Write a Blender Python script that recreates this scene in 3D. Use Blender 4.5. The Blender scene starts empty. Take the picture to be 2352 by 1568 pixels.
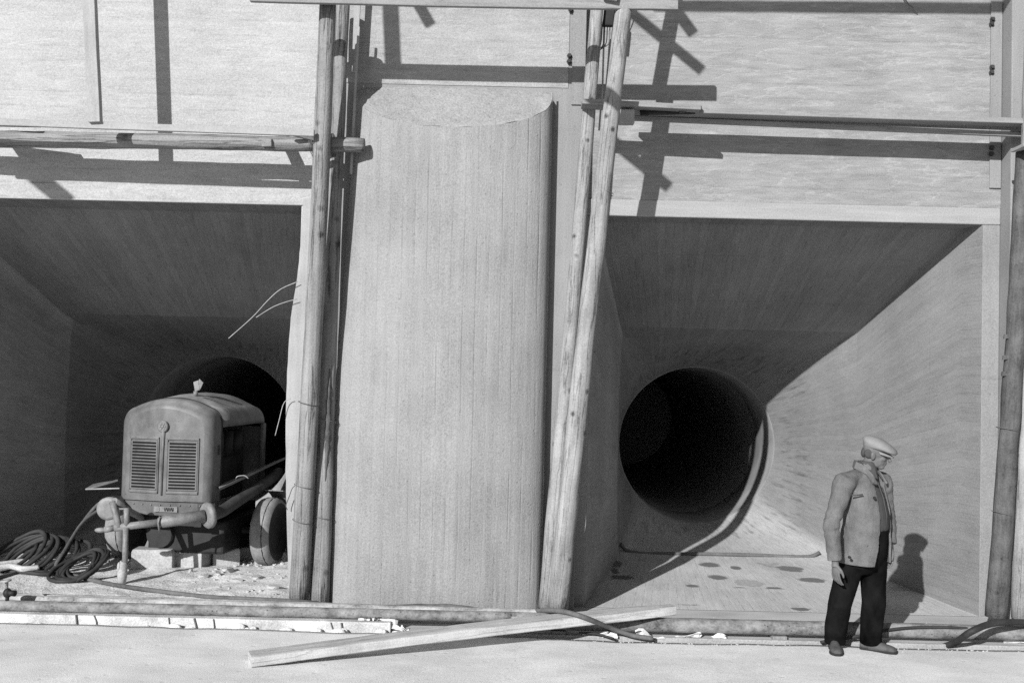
import bpy, bmesh, math, random
from mathutils import Vector, Matrix, noise
R = math.radians
random.seed(7)
sc = bpy.context.scene
C = sc.collection

# ------------------------------------------------------------------ camera
D = 9.9            # metres from the camera to the plane of the recessed wall (Y = 0)
HC = 2.165         # camera height above the road
F = 2400.0         # focal length in the units of a 2352 wide picture
TILT = math.atan(76 / F)
ROLL = 0.024
cam_d = bpy.data.cameras.new('camera')
cam = bpy.data.objects.new('camera', cam_d)
C.objects.link(cam)
cam_d.sensor_width = 36.0
cam_d.lens = F / 2352 * 36.0
cam_d.clip_end = 2000
CR = Matrix.Rotation(math.pi / 2 + TILT, 3, 'X') @ Matrix.Rotation(ROLL, 3, 'Z')
cam.matrix_world = Matrix.Translation((0, -D, HC)) @ CR.to_4x4()
sc.camera = cam

# ------------------------------------------------------------------ sky and sun
SA, SB = 0.51, 0.455       # the sun's rays run along (SA, 1, -SB)
world = bpy.data.worlds.new('World')
sc.world = world
world.use_nodes = True
wn = world.node_tree.nodes
wl = world.node_tree.links
wn.clear()
sky = wn.new('ShaderNodeTexSky')
sky.sky_type = 'NISHITA'
sky.sun_disc = False
sky.sun_elevation = math.atan2(SB, math.hypot(SA, 1))
sky.sun_rotation = math.atan2(-SA, -1.0)
bw = wn.new('ShaderNodeRGBToBW')            # black and white film
bg = wn.new('ShaderNodeBackground')
bg.inputs['Strength'].default_value = 0.05
wo = wn.new('ShaderNodeOutputWorld')
wl.new(sky.outputs[0], bw.inputs[0])
wl.new(bw.outputs[0], bg.inputs['Color'])
wl.new(bg.outputs[0], wo.inputs['Surface'])
sun_d = bpy.data.lights.new('sun', 'SUN')
sun_d.energy = 5.0
sun_d.angle = R(0.53)
sun_d.color = (1, 1, 1)
sun = bpy.data.objects.new('sun', sun_d)
C.objects.link(sun)
sun.rotation_euler = Vector((SA, 1, -SB)).to_track_quat('-Z', 'Y').to_euler()
sun.location = (-8, -20, 14)
vs = sc.view_settings
vs.view_transform = 'Standard'
vs.look = 'None'
vs.exposure = 0.36
vs.gamma = 1.0
vs.use_curve_mapping = False
sc.cycles.max_bounces = 6
sc.cycles.diffuse_bounces = 4
sc.cycles.use_denoising = False

# ------------------------------------------------------------------ helpers
def at(x, y, Y):
    """Point at depth Y that stands at (x, y) of the 2352 x 1568 photograph."""
    d = CR @ Vector(((x - 1176) / F, -(y - 784) / F, -1))
    t = (Y + D) / d.y
    return Vector((0, -D, HC)) + d * t

def atz(x, y, Z):
    d = CR @ Vector(((x - 1176) / F, -(y - 784) / F, -1))
    t = (Z - HC) / d.z
    return Vector((0, -D, HC)) + d * t

class MB:
    def __init__(s):
        s.v = []; s.f = []; s.uv = []; s.sm = []
    def add(s, verts, faces, smooth=False, uvs=None):
        n = len(s.v)
        s.v += [tuple(v) for v in verts]
        for i, f in enumerate(faces):
            s.f.append([n + j for j in f]); s.sm.append(smooth)
            s.uv.append(uvs[i] if uvs else None)
        return s
    def box(s, x0, x1, y0, y1, z0, z1):
        v = [(x, y, z) for z in (z0, z1) for y in (y0, y1) for x in (x0, x1)]
        return s.add(v, [(0, 2, 3, 1), (4, 5, 7, 6), (0, 1, 5, 4), (2, 6, 7, 3), (0, 4, 6, 2), (1, 3, 7, 5)])
    def obox(s, c, ax, ay, az):
        c = Vector(c); ax = Vector(ax); ay = Vector(ay); az = Vector(az)
        v = [c + ax * i + ay * j + az * k for k in (-1, 1) for j in (-1, 1) for i in (-1, 1)]
        return s.add(v, [(0, 2, 3, 1), (4, 5, 7, 6), (0, 1, 5, 4), (2, 6, 7, 3), (0, 4, 6, 2), (1, 3, 7, 5)])
    def rings(s, rings, cap=True, smooth=True, close=True, uv=None):
        n = len(rings[0]); base = len(s.v)
        for r in rings:
            s.v += [tuple(p) for p in r]
        m = n if close else n - 1
        for i in range(len(rings) - 1):
            for j in range(m):
                a = base + i * n + j; b = base + i * n + (j + 1) % n
                s.f.append([a, b, b + n, a + n]); s.sm.append(smooth)
                s.uv.append([(j, i), (j + 1, i), (j + 1, i + 1), (j, i + 1)] if uv else None)
        if cap and close:
            s.f.append([base + j for j in reversed(range(n))]); s.sm.append(False); s.uv.append(None)
            s.f.append([base + (len(rings) - 1) * n + j for j in range(n)]); s.sm.append(False); s.uv.append(None)
        return s
    def tube(s, pts, r, n=10, cap=True, wob=0.0, seed=0):
        pts = [Vector(p) for p in pts]
        rr = r if isinstance(r, (list, tuple)) else [r] * len(pts)
        up = None; rings = []
        for i, p in enumerate(pts):
            t = (pts[min(i + 1, len(pts) - 1)] - pts[max(i - 1, 0)]).normalized()
            if up is None:
                up = t.orthogonal().normalized()
            else:
                up = (up - t * up.dot(t))
                up = up.normalized() if up.length > 1e-6 else t.orthogonal().normalized()
            w = t.cross(up)
            ring = []
            for j in range(n):
                a = 2 * math.pi * j / n
                k = rr[i]
                if wob:
                    k *= 1 + wob * noise.noise(Vector((math.cos(a) * 1.3 + seed, math.sin(a) * 1.3, i * 0.35)))
                ring.append(p + (up * math.cos(a) + w * math.sin(a)) * k)
            rings.append(ring)
        return s.rings(rings, cap)
    def ell(s, c, ax, ay, az, n=14, m=10):
        c = Vector(c); ax = Vector(ax); ay = Vector(ay); az = Vector(az)
        rings = []
        for i in range(m + 1):
            t = math.pi * (0.02 + 0.96 * i / m)
            rings.append([c - az * math.cos(t) + (ax * math.cos(2 * math.pi * j / n) + ay * math.sin(2 * math.pi * j / n)) * math.sin(t) for j in range(n)])
        return s.rings(rings)
    def mesh(s, name):
        me = bpy.data.meshes.new(name)
        me.from_pydata(s.v, [], s.f)
        me.polygons.foreach_set('use_smooth', s.sm)
        if any(u for u in s.uv):
            l = me.uv_layers.new(name='UVMap')
            k = 0
            for f, u in zip(s.f, s.uv):
                for q in range(len(f)):
                    if u: l.data[k].uv = u[q]
                    k += 1
        me.update()
        return me

def link(name, me, mat, parent=None, M=None):
    o = bpy.data.objects.new(name, me)
    C.objects.link(o)
    if mat and not len(me.materials):
        me.materials.append(mat)
    if parent is not None:
        o.parent = parent
        o.matrix_parent_inverse = Matrix.Translation(-parent.location)
    if M is not None:
        o.matrix_basis = M
    return o

def obj(name, mb, mat, parent=None, M=None, bevel=0.0, seg=2):
    o = link(name, mb.mesh(name), mat, parent, M)
    if bevel:
        b = o.modifiers.new('bevel', 'BEVEL'); b.width = bevel; b.segments = seg; b.limit_method = 'ANGLE'
    return o

def tag(o, label=None, cat=None, group=None, kind=None):
    if label: o['label'] = label
    if cat: o['category'] = cat
    if group: o['group'] = group
    if kind: o['kind'] = kind
    return o

def thing(name, label, cat, loc=(0, 0, 0), group=None):
    o = bpy.data.objects.new(name, None)
    C.objects.link(o)
    o.location = Vector(loc)
    o.empty_display_size = 0.1
    return tag(o, label, cat, group)

def smoothpts(pts, k=6):
    """Catmull-Rom through the points."""
    P = [Vector(p) for p in pts]
    P = [2 * P[0] - P[1]] + P + [2 * P[-1] - P[-2]]
    out = []
    for i in range(1, len(P) - 2):
        for j in range(k):
            t = j / k
            a, b, c, d = P[i - 1], P[i], P[i + 1], P[i + 2]
            out.append(0.5 * ((2 * b) + (c - a) * t + (2 * a - 5 * b + 4 * c - d) * t * t + (3 * b - a - 3 * c + d) * t ** 3))
    out.append(P[-2])
    return out

# ------------------------------------------------------------------ materials (all grey: black and white film)
class NT:
    def __init__(s, name):
        s.m = bpy.data.materials.new(name); s.m.use_nodes = True
        s.t = s.m.node_tree; s.n = s.t.nodes; s.l = s.t.links
        s.b = s.n['Principled BSDF']
    def node(s, typ, **kw):
        n = s.n.new(typ)
        for k, v in kw.items(): setattr(n, k, v)
        return n
    def put(s, sock, v):
        if hasattr(v, 'is_output') or isinstance(v, bpy.types.NodeSocket): s.l.new(v, sock)
        else: sock.default_value = v
    def math(s, op, a, b=0.0, c=None, clamp=False):
        n = s.node('ShaderNodeMath', operation=op, use_clamp=clamp)
        s.put(n.inputs[0], a); s.put(n.inputs[1], b)
        if c is not None: s.put(n.inputs[2], c)
        return n.outputs[0]
    def scale(s, vec, sc3):
        n = s.node('ShaderNodeVectorMath', operation='MULTIPLY')
        s.put(n.inputs[0], vec); n.inputs[1].default_value = sc3
        return n.outputs[0]
    def noise(s, vec, scale, detail=4, rough=0.55, dist=0.0):
        n = s.node('ShaderNodeTexNoise')
        s.put(n.inputs['Vector'], vec)
        n.inputs['Scale'].default_value = scale; n.inputs['Detail'].default_value = detail
        n.inputs['Roughness'].default_value = rough; n.inputs['Distortion'].default_value = dist
        return n.outputs['Fac']
    def ramp(s, v, a, b, lo=0.0, hi=1.0):
        n = s.node('ShaderNodeMapRange'); n.clamp = True
        s.put(n.inputs[0], v)
        for i, k in enumerate((a, b, lo, hi)): n.inputs[i + 1].default_value = k
        return n.outputs[0]

def surf(name, base, blotch=0.15, bscale=1.5, streak=0.12, sscale=(1, 1, 1), sfreq=6.0, grain=0.12, gscale=90.0,
         plank=None, lines=0.0, pvar=0.0, bump=0.25, bdist=0.01, rough=0.85, coord='obj', spots=0.0, spscale=9.0, metal=0.0, dist=0.0, spec=0.25, cracks=0.0, fine=0.0, fmul=4.0, dust=0.0, dabs=0.0, joints=0.0, jfreq=0.5):
    """Grey surface: broad blotches, directional streaks, fine grain, optional form-board lines (plank = (axis, boards per metre))."""
    grain = min(grain, 0.10)
    t = NT(name)
    tc = t.node('ShaderNodeTexCoord')
    v = tc.outputs['UV'] if coord == 'uv' else tc.outputs['Object']
    ob = tc.outputs['Object']
    n1 = t.noise(ob, bscale, 3, 0.6)
    n2 = t.noise(t.scale(v, sscale), sfreq, 4, 0.65, dist)
    n3 = t.noise(ob, gscale, 1, 0.7)
    f = t.math('MULTIPLY_ADD', t.math('SUBTRACT', n1, 0.5), 5.0 * blotch, 1.0)
    f = t.math('ADD', f, t.math('MULTIPLY', t.math('SUBTRACT', n2, 0.5), 5.0 * streak))
    f = t.math('ADD', f, t.math('MULTIPLY', t.math('SUBTRACT', n3, 0.5), 9.0 * grain))
    h = t.math('ADD', t.math('MULTIPLY', n2, 0.7), t.math('MULTIPLY', n3, 0.5))
    if fine:
        n4 = t.noise(t.scale(v, tuple(k * (fmul if k == max(sscale) else 1.3) for k in sscale)), sfreq, 3, 0.7)
        f = t.math('ADD', f, t.math('MULTIPLY', t.math('SUBTRACT', n4, 0.5), 5.0 * fine))
        h = t.math('ADD', h, t.math('MULTIPLY', n4, 0.5))
    if dabs:
        su = t.node('ShaderNodeSeparateXYZ'); t.l.new(v, su.inputs[0])
        mk = t.math('MULTIPLY', t.ramp(su.outputs[1], 8.2, 9.6), t.ramp(su.outputs[1], 12.2, 13.4, 1.0, 0.0))
        db = t.ramp(t.noise(t.scale(v, (2.6, 0.55, 1)), 1.0, 3, 0.6), 0.52, 0.66)
        f = t.math('SUBTRACT', f, t.math('MULTIPLY', t.math('MULTIPLY', db, mk), dabs))
    if joints:
        sj = t.node('ShaderNodeSeparateXYZ'); t.l.new(v, sj.inputs[0])
        cj = t.math('ADD', t.math('MULTIPLY', sj.outputs['XYZ'.index('Y' if coord == 'uv' else 'Z')], jfreq), t.math('MULTIPLY', t.math('SUBTRACT', t.noise(v, 1.1, 2), 0.5), 0.05))
        fj = t.math('FRACT', cj)
        lj = t.math('MULTIPLY', t.ramp(fj, 0.0, 0.018, 1.0, 0.0), t.ramp(t.noise(v, 0.9, 3), 0.38, 0.55))
        f = t.math('SUBTRACT', f, t.math('MULTIPLY', lj, joints))
        h = t.math('SUBTRACT', h, t.math('MULTIPLY', lj, 0.6))
    if dust:
        ge = t.node('ShaderNodeNewGeometry'); sn = t.node('ShaderNodeSeparateXYZ'); t.l.new(ge.outputs['Normal'], sn.inputs[0])
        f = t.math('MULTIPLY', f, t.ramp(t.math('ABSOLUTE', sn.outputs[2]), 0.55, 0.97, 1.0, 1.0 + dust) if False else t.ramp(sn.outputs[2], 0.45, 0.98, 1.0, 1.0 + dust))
    if plank:
        sp = t.node('ShaderNodeSeparateXYZ'); t.l.new(v, sp.inputs[0])
        c = t.math('MULTIPLY', sp.outputs['XYZ'.index(plank[0])], plank[1])
        wob = t.math('MULTIPLY', t.math('SUBTRACT', t.noise(v, 0.8, 2), 0.5), 0.25)
        c = t.math('ADD', c, wob)
        fl = t.math('FLOOR', c)
        fr = t.math('SUBTRACT', c, fl)
        wn_ = t.node('ShaderNodeTexWhiteNoise', noise_dimensions='1D'); t.l.new(fl, wn_.inputs['W'])
        edge = t.math('MINIMUM', fr, t.math('SUBTRACT', 1.0, fr))
        ln = t.ramp(edge, 0.0, 0.09, 1.0, 0.0)
        brk = t.ramp(t.noise(t.scale(v, (3, 3, 1.2)), 1.3, 3), 0.42, 0.62)
        ln = t.math('MULTIPLY', ln, brk)
        f = t.math('SUBTRACT', f, t.math('MULTIPLY', ln, lines))
        f = t.math('ADD', f, t.math('MULTIPLY', t.math('SUBTRACT', wn_.outputs['Value'], 0.5), 2 * pvar))
        h = t.math('ADD', h, t.math('MULTIPLY', wn_.outputs['Value'], 0.35))
        h = t.math('SUBTRACT', h, t.math('MULTIPLY', ln, 0.6))
    if spots:
        vo = t.node('ShaderNodeTexVoronoi'); t.l.new(ob, vo.inputs['Vector']); vo.inputs['Scale'].default_value = spscale
        vo.inputs['Randomness'].default_value = 1.0
        sp_ = t.ramp(vo.outputs['Distance'], 0.06, 0.16, 1.0, 0.0)
        f = t.math('SUBTRACT', f, t.math('MULTIPLY', sp_, spots))
        h = t.math('SUBTRACT', h, t.math('MULTIPLY', sp_, 0.4))
    if cracks:
        vo = t.node('ShaderNodeTexNoise'); t.put(vo.inputs['Vector'], t.scale(v, sscale)); vo.inputs['Scale'].default_value = sfreq * 0.6
        vo.inputs['Detail'].default_value = 6
        cr = t.ramp(t.math('ABSOLUTE', t.math('SUBTRACT', vo.outputs['Fac'], 0.5)), 0.0, 0.02, 1.0, 0.0)
        f = t.math('SUBTRACT', f, t.math('MULTIPLY', cr, cracks))
        h = t.math('SUBTRACT', h, t.math('MULTIPLY', cr, 0.6))
    val = t.math('MULTIPLY', t.math('MAXIMUM', f, 0.12), base)
    col = t.node('ShaderNodeCombineColor')
    for i in range(3): t.l.new(val, col.inputs[i])
    t.l.new(col.outputs[0], t.b.inputs['Base Color'])
    t.b.inputs['Roughness'].default_value = rough
    t.b.inputs['Metallic'].default_value = metal
    t.b.inputs['Specular IOR Level'].default_value = spec
    if bump:
        bp = t.node('ShaderNodeBump'); bp.inputs['Strength'].default_value = bump; bp.inputs['Distance'].default_value = bdist
        t.l.new(h, bp.inputs['Height']); t.l.new(bp.outputs[0], t.b.inputs['Normal'])
    return t.m

M = {}
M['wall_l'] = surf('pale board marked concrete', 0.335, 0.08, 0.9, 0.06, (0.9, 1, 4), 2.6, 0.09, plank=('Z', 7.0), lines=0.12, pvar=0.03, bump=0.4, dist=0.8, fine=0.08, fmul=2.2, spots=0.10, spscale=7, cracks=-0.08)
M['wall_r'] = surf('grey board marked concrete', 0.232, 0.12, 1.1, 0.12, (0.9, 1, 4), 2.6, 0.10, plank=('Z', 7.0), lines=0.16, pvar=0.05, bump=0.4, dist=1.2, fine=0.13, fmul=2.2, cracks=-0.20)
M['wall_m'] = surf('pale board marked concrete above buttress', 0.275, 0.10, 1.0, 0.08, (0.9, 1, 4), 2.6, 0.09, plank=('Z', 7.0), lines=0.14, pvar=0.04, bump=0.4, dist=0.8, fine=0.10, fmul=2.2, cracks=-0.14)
M['lintel'] = surf('smooth lintel concrete', 0.28, 0.06, 1.2, 0.10, (0.5, 1, 7), 3.0, 0.08, bump=0.2)
M['pier'] = surf('pier concrete', 0.215, 0.14, 0.9, 0.08, (5, 1, 0.4), 2.5, 0.09, bump=0.4, spots=0.15, spscale=12, joints=0.15, jfreq=0.45)
M['column'] = surf('column concrete with vertical form boards', 0.23, 0.14, 1.3, 0.07, (7, 7, 0.5), 2.0, 0.10, plank=('X', 9.0), lines=0.04, pvar=0.012, bump=0.5, bdist=0.014, fine=0.06, fmul=2.0, spots=0.13, spscale=15)
M['colcap'] = surf('rough column cap concrete', 0.25, 0.10, 2.5, 0.12, (1, 1, 1), 14, 0.16, 60, bump=0.6, bdist=0.02, spots=0.12, spscale=12)
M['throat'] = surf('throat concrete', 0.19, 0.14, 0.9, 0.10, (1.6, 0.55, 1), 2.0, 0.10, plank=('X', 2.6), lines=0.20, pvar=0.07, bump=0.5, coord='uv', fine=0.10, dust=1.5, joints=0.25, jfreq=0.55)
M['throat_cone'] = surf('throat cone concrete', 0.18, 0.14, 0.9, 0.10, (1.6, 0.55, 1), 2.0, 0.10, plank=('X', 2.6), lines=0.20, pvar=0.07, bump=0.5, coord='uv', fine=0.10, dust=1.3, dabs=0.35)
M['throat_sun'] = surf('throat concrete lightened for sun', 0.205, 0.14, 0.9, 0.08, (1.6, 0.55, 1), 2.0, 0.10, plank=('X', 2.6), lines=0.10, pvar=0.05, bump=0.4, coord='uv', fine=0.08, dust=1.0, dabs=0.35, joints=0.25, jfreq=0.55)  # lighter copy of the throat concrete, sunlight put into its tone
M['throat_side_lit'] = surf('throat side concrete lightened for bounce light', 0.25, 0.16, 0.9, 0.10, (1.2, 0.6, 1), 2.0, 0.10, plank=('X', 2.6), lines=0.12, pvar=0.05, bump=0.4, coord='uv', fine=0.10, joints=0.2, jfreq=0.55)  # paler throat copy: bounce light on the side wall is in the colour
M['pipe_in'] = surf('dark pipe lining', 0.20, 0.15, 1.0, 0.12, (1, 1, 1), 4, 0.1, bump=0.2, rough=0.7)
M['road'] = surf('pale cement dust road', 0.67, 0.14, 0.9, 0.08, (0.8, 1.3, 1), 3.0, 0.10, 110, bump=0.4, bdist=0.012, spots=0.10, spscale=6)
M['slab'] = surf('dusty floor slab', 0.46, 0.14, 1.2, 0.10, (0.6, 2, 1), 3.0, 0.10, 100, bump=0.3)
M['earth'] = surf('base earth', 0.30, 0.15, 1.2, 0.10, (1, 1, 1), 3.0, 0.14, 60, bump=0.4)
M['lime'] = surf('white limed kerb', 0.5, 0.30, 3.2, 0.12, (1, 1, 1), 9.0, 0.08, bump=0.5, bdist=0.02)
M['dirt'] = surf('dry dirt', 0.58, 0.15, 1.6, 0.10, (1, 1, 1), 8, 0.22, 45, bump=0.8, bdist=0.02)
M['wood_grey'] = surf('grey weathered pole', 0.20, 0.22, 2.0, 0.34, (14, 14, 0.6), 1.6, 0.08, 70, bump=0.7, bdist=0.010, spots=0.5, spscale=4.0, cracks=0.55)
M['wood_pale'] = surf('pale peeled pole', 0.24, 0.22, 2.5, 0.28, (12, 12, 0.8), 1.6, 0.08, 70, bump=0.6, bdist=0.008, spots=0.7, spscale=5.0, cracks=0.45)
M['wood_dark'] = surf('dark barked pole', 0.08, 0.35, 5.0, 0.30, (10, 10, 1.2), 2.2, 0.10, 70, bump=0.8, bdist=0.012, spots=0.3, spscale=7.0)
M['plank'] = surf('sawn plank', 0.22, 0.10, 1.6, 0.14, (10, 10, 0.8), 2.2, 0.07, 80, bump=0.3, bdist=0.004, cracks=0.2)
M['plank_white'] = surf('cement splashed plank', 0.3, 0.12, 2.0, 0.10, (10, 10, 0.7), 2.0, 0.06, 80, bump=0.3, bdist=0.004)
M['beam'] = surf('cement dusted beam', 0.42, 0.20, 2.2, 0.16, (9, 9, 0.6), 1.8, 0.07, 90, bump=0.5, bdist=0.008, cracks=0.25, spots=0.2, spscale=6)
M['pipe'] = surf('rusty dusty steel pipe', 0.17, 0.45, 6.0, 0.40, (6, 6, 3.0), 2.6, 0.10, 55, bump=0.6, bdist=0.008, rough=0.7, spec=0.3, spots=0.7, spscale=22)
M['pipe_dust'] = surf('dust covered steel pipe', 0.30, 0.40, 4.0, 0.35, (6, 6, 1.5), 2.6, 0.10, 55, bump=0.6, bdist=0.008, spots=0.4, spscale=18)
M['dark_toned'] = surf('pipe darkened for shade', 0.045, 0.3, 4, 0.2, (1, 1, 1), 8, 0.1, bump=0.1, rough=0.6)  # shade under the side door put into the return pipe's colour
M['hose'] = surf('dark rubber hose', 0.03, 0.35, 2.6, 0.20, (3, 3, 3), 4, 0.15, 80, bump=0.2, rough=0.65)
M['hose_dust'] = surf('dusty rubber hose', 0.095, 0.40, 2.2, 0.25, (3, 3, 3), 4, 0.2, 80, bump=0.2, rough=0.8)
M['hose_white'] = surf('cement caked hose', 0.45, 0.3, 4, 0.2, (3, 3, 3), 6, 0.2, 70, bump=0.5)
M['wire'] = surf('binding wire', 0.10, 0.2, 5, 0.1, (1, 1, 1), 5, 0.1, bump=0, rough=0.5)
M['wire_bright'] = surf('bright steel wire', 0.32, 0.1, 5, 0.1, (1, 1, 1), 5, 0.05, bump=0, rough=0.45)
M['hood'] = surf('dusty painted sheet metal', 0.1, 0.28, 3.0, 0.26, (1, 1, 0.6), 9, 0.10, 120, bump=0.25, bdist=0.006, rough=0.5, spec=0.4, spots=0.2, spscale=16, dust=1.3)
M['tube'] = surf('dusty steel drawbar', 0.16, 0.30, 4, 0.28, (1, 1, 1), 12, 0.10, 100, bump=0.3, bdist=0.005, rough=0.55, spec=0.4)
M['black'] = surf('greasy black metal', 0.018, 0.3, 4, 0.2, (1, 1, 1), 8, 0.1, bump=0.1, rough=0.6)
M['slot'] = surf('near-black slot backing', 0.004, 0.2, 4, 0.2, (1, 1, 1), 8, 0.1, bump=0, rough=0.8)
M['tyre'] = surf('dusty tyre', 0.2, 0.25, 4, 0.15, (1, 1, 1), 14, 0.2, 90, bump=0.3, bdist=0.004)
M['rim'] = surf('dark wheel rim', 0.03, 0.2, 4, 0.1, (1, 1, 1), 8, 0.1, bump=0.1, rough=0.6)
M['stone'] = surf('concrete rubble', 0.42, 0.15, 5, 0.1, (1, 1, 1), 12, 0.15, 60, bump=0.6, bdist=0.01)
M['block'] = surf('cast concrete block', 0.32, 0.12, 3, 0.1, (1, 1, 1), 12, 0.15, 60, bump=0.5, bdist=0.01)
M['paper'] = surf('crumpled sack paper', 0.6, 0.10, 8, 0.1, (1, 1, 1), 14, 0.05, bump=0.4, bdist=0.01)
M['ink'] = surf('printed ink', 0.03, 0.1, 8, 0, (1, 1, 1), 5, 0, bump=0)
M['wet'] = surf('damp stain', 0.155, 0.15, 5, 0.1, (1, 1, 1), 12, 0.15, 60, bump=0.2, rough=0.7)
M['damp'] = surf('half dried stain', 0.29, 0.2, 5, 0.1, (1, 1, 1), 12, 0.15, 60, bump=0.2)
M['bar'] = surf('dark flat strip', 0.11, 0.25, 4, 0.1, (1, 1, 1), 12, 0.15, 60, bump=0.3)
M['bolt'] = surf('rusty bolt', 0.04, 0.2, 8, 0.1, (1, 1, 1), 12, 0.1, bump=0.2)
M['jacket'] = surf('coarse grey work jacket', 0.135, 0.20, 7, 0.18, (1, 1, 0.4), 14, 0.10, 220, bump=0.9, bdist=0.014, spec=0.08)
M['shirt'] = surf('dark grey shirt', 0.06, 0.12, 7, 0.12, (3, 3, 0.7), 14, 0.12, 220, bump=0.35, bdist=0.005, spec=0.1)
M['trousers'] = surf('black work trousers', 0.0065, 0.6, 4, 0.4, (1, 1, 0.4), 12, 0.10, 200, bump=0.5, bdist=0.010, spec=0.04)
M['cap'] = surf('pale cloth cap', 0.21, 0.06, 9, 0.06, (1, 1, 1), 22, 0.10, 220, bump=0.25, bdist=0.004, spec=0.1)
M['skin'] = surf('weathered skin', 0.11, 0.15, 14, 0.12, (1, 1, 1), 30, 0.08, 200, bump=0.2, bdist=0.003, rough=0.6)
M['shoe'] = surf('dusty leather shoe', 0.07, 0.30, 12, 0.2, (1, 1, 1), 22, 0.12, 160, bump=0.35, bdist=0.004, rough=0.7)
M['eye'] = surf('dark eye', 0.02, 0, 5, 0, (1, 1, 1), 5, 0, bump=0)

# ------------------------------------------------------------------ the setting
def sheet(name, x0, x1, y0, y1, nx, ny, zf, mat):
    mb = MB()
    v = []; f = []
    for j in range(ny + 1):
        for i in range(nx + 1):
            x = x0 + (x1 - x0) * i / nx; y = y0 + (y1 - y0) * j / ny
            p = zf(x, y)
            v.append(p if isinstance(p, tuple) else (x, y, p))
    for j in range(ny):
        for i in range(nx):
            a = j * (nx + 1) + i
            f.append((a, a + 1, a + nx + 2, a + nx + 1))
    mb.add(v, f, True)
    return obj(name, mb, mat)

ground = obj('ground', MB().add([(-400, -400, -0.34), (400, -400, -0.34), (400, 400, -0.34), (-400, 400, -0.34)], [(0, 1, 2, 3)]), M['earth'])
tag(ground, kind='structure')

def road_z(x, y):
    e = noise.noise(Vector((x * 1.7, 3.1, 0))) * 0.03 + noise.noise(Vector((x * 6.0, 7.7, 0))) * 0.014
    z = 0.012 * noise.noise(Vector((x * 0.9, y * 1.3, 2))) + 0.004 * noise.noise(Vector((x * 4, y * 4, 5))) + 0.002 * noise.noise(Vector((x * 11, y * 11, 3)))
    z += 0.035 * min(1, max(0, (1 - x) / 6))
    if y > -1.26: return (x, -1.24 + e + (y + 1.26) * 0.2, z - (y + 1.26) * 8)
    if y > -2.2: return (x, y + e * (y + 2.2), z)
    return (x, y, z)
road = sheet('road', -14, 14, -12.0, -1.215, 300, 240, road_z, M['road'])
tag(road, kind='structure')
far = obj('road', MB().add([(-200, -300, -0.02), (200, -300, -0.02), (200, -11.9, -0.02), (-200, -11.9, -0.02)], [(0, 1, 2, 3)]), M['road'])
tag(far, kind='structure')
slab = obj('floor_slab', MB().box(-9, 9, -1.10, -0.001, -0.33, 0.0), M['slab'], bevel=0.01)
tag(slab, kind='structure')
face = tag(obj('kerb', MB().box(-0.949, 9, -1.135, -1.101, -0.33, 0.012), M['earth'], bevel=0.01), kind='structure')
kerb = obj('kerb', MB().box(-9, -0.95, -1.16, -1.0, -0.33, 0.085), M['lime'], bevel=0.008)
tag(kerb, kind='structure')

# ------------------------------------------------------------------ the concrete intake structure
LINT = 3.695
st = thing('concrete_wall', 'board-marked concrete wall with two square tunnel mouths and a rounded buttress', 'wall', (0, 0, 0))
PY = -0.2
LW = -0.17          # face of the left panel
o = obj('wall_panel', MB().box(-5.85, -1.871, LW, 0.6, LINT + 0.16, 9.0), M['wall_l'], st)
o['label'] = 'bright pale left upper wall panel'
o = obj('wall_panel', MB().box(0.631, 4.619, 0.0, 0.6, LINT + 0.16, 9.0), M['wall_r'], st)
o['label'] = 'streaky grey right upper wall panel'
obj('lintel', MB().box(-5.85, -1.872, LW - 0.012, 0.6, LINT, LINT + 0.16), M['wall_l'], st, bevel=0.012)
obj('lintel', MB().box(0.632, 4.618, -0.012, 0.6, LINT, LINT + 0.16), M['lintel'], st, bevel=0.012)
obj('jamb', MB().box(-2.0, -1.873, LW - 0.004, 0.02, -0.3, LINT), M['wall_l'], st, bevel=0.01)
obj('jamb', MB().box(-5.85, -5.72, LW - 0.004, 0.02, -0.3, LINT), M['wall_l'], st, bevel=0.01)
obj('jamb', MB().box(0.633, 0.74, -0.004, 0.02, -0.3, LINT), M['lintel'], st, bevel=0.008)
obj('jamb', MB().box(4.45, 4.617, -0.004, 0.02, -0.3, LINT), M['pier'], st, bevel=0.008)
obj('pier', MB().box(-1.87, 0.63, PY, 1.0, -0.33, 9.0), M['pier'], st, bevel=0.012)
obj('pier', MB().box(4.62, 9.5, PY, 1.0, -0.33, 9.0), M['pier'], st, bevel=0.012)
obj('pier', MB().box(-9.5, -5.852, PY, 1.0, -0.33, 9.0), M['pier'], st, bevel=0.012)
o = obj('wall_panel', MB().box(-1.80, 0.47, PY - 0.008, PY + 0.1, at(1080, 198, PY).z, 9.0), M['wall_m'], st, bevel=0.004)
o['label'] = 'pale upper panel directly above the rounded buttress'
# cover strip beside the recess with its bolts
obj('edge_strip', MB().box(4.505, 4.612, -0.022, 0.0, LINT + 0.35, 9.0), M['pier'], st, bevel=0.004)
obj('edge_strip', MB().box(0.50, 0.626, PY - 0.02, PY, LINT + 1.0, 9.0), M['pier'], st, bevel=0.004)
def bolt(p):
    mb = MB()
    mb.rings([[(p.x + 0.017 * k * math.cos(a * math.pi / 3), p.y - dy, p.z + 0.017 * k * math.sin(a * math.pi / 3)) for a in range(6)] for dy, k in ((0, 1.5), (0.008, 1.5), (0.008, 1), (0.03, 1))], smooth=False)
    obj('bolt', mb, M['bolt'], st)
for x, y in ((2279, 45), (2277, 56), (2278, 155), (2277, 167), (2277, 340), (2276, 354)):
    bolt(at(x, y, -0.022))
for x, y in ((1311, 24), (1308, 129), (1307, 142)):
    bolt(at(x, y, PY - 0.02))

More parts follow.
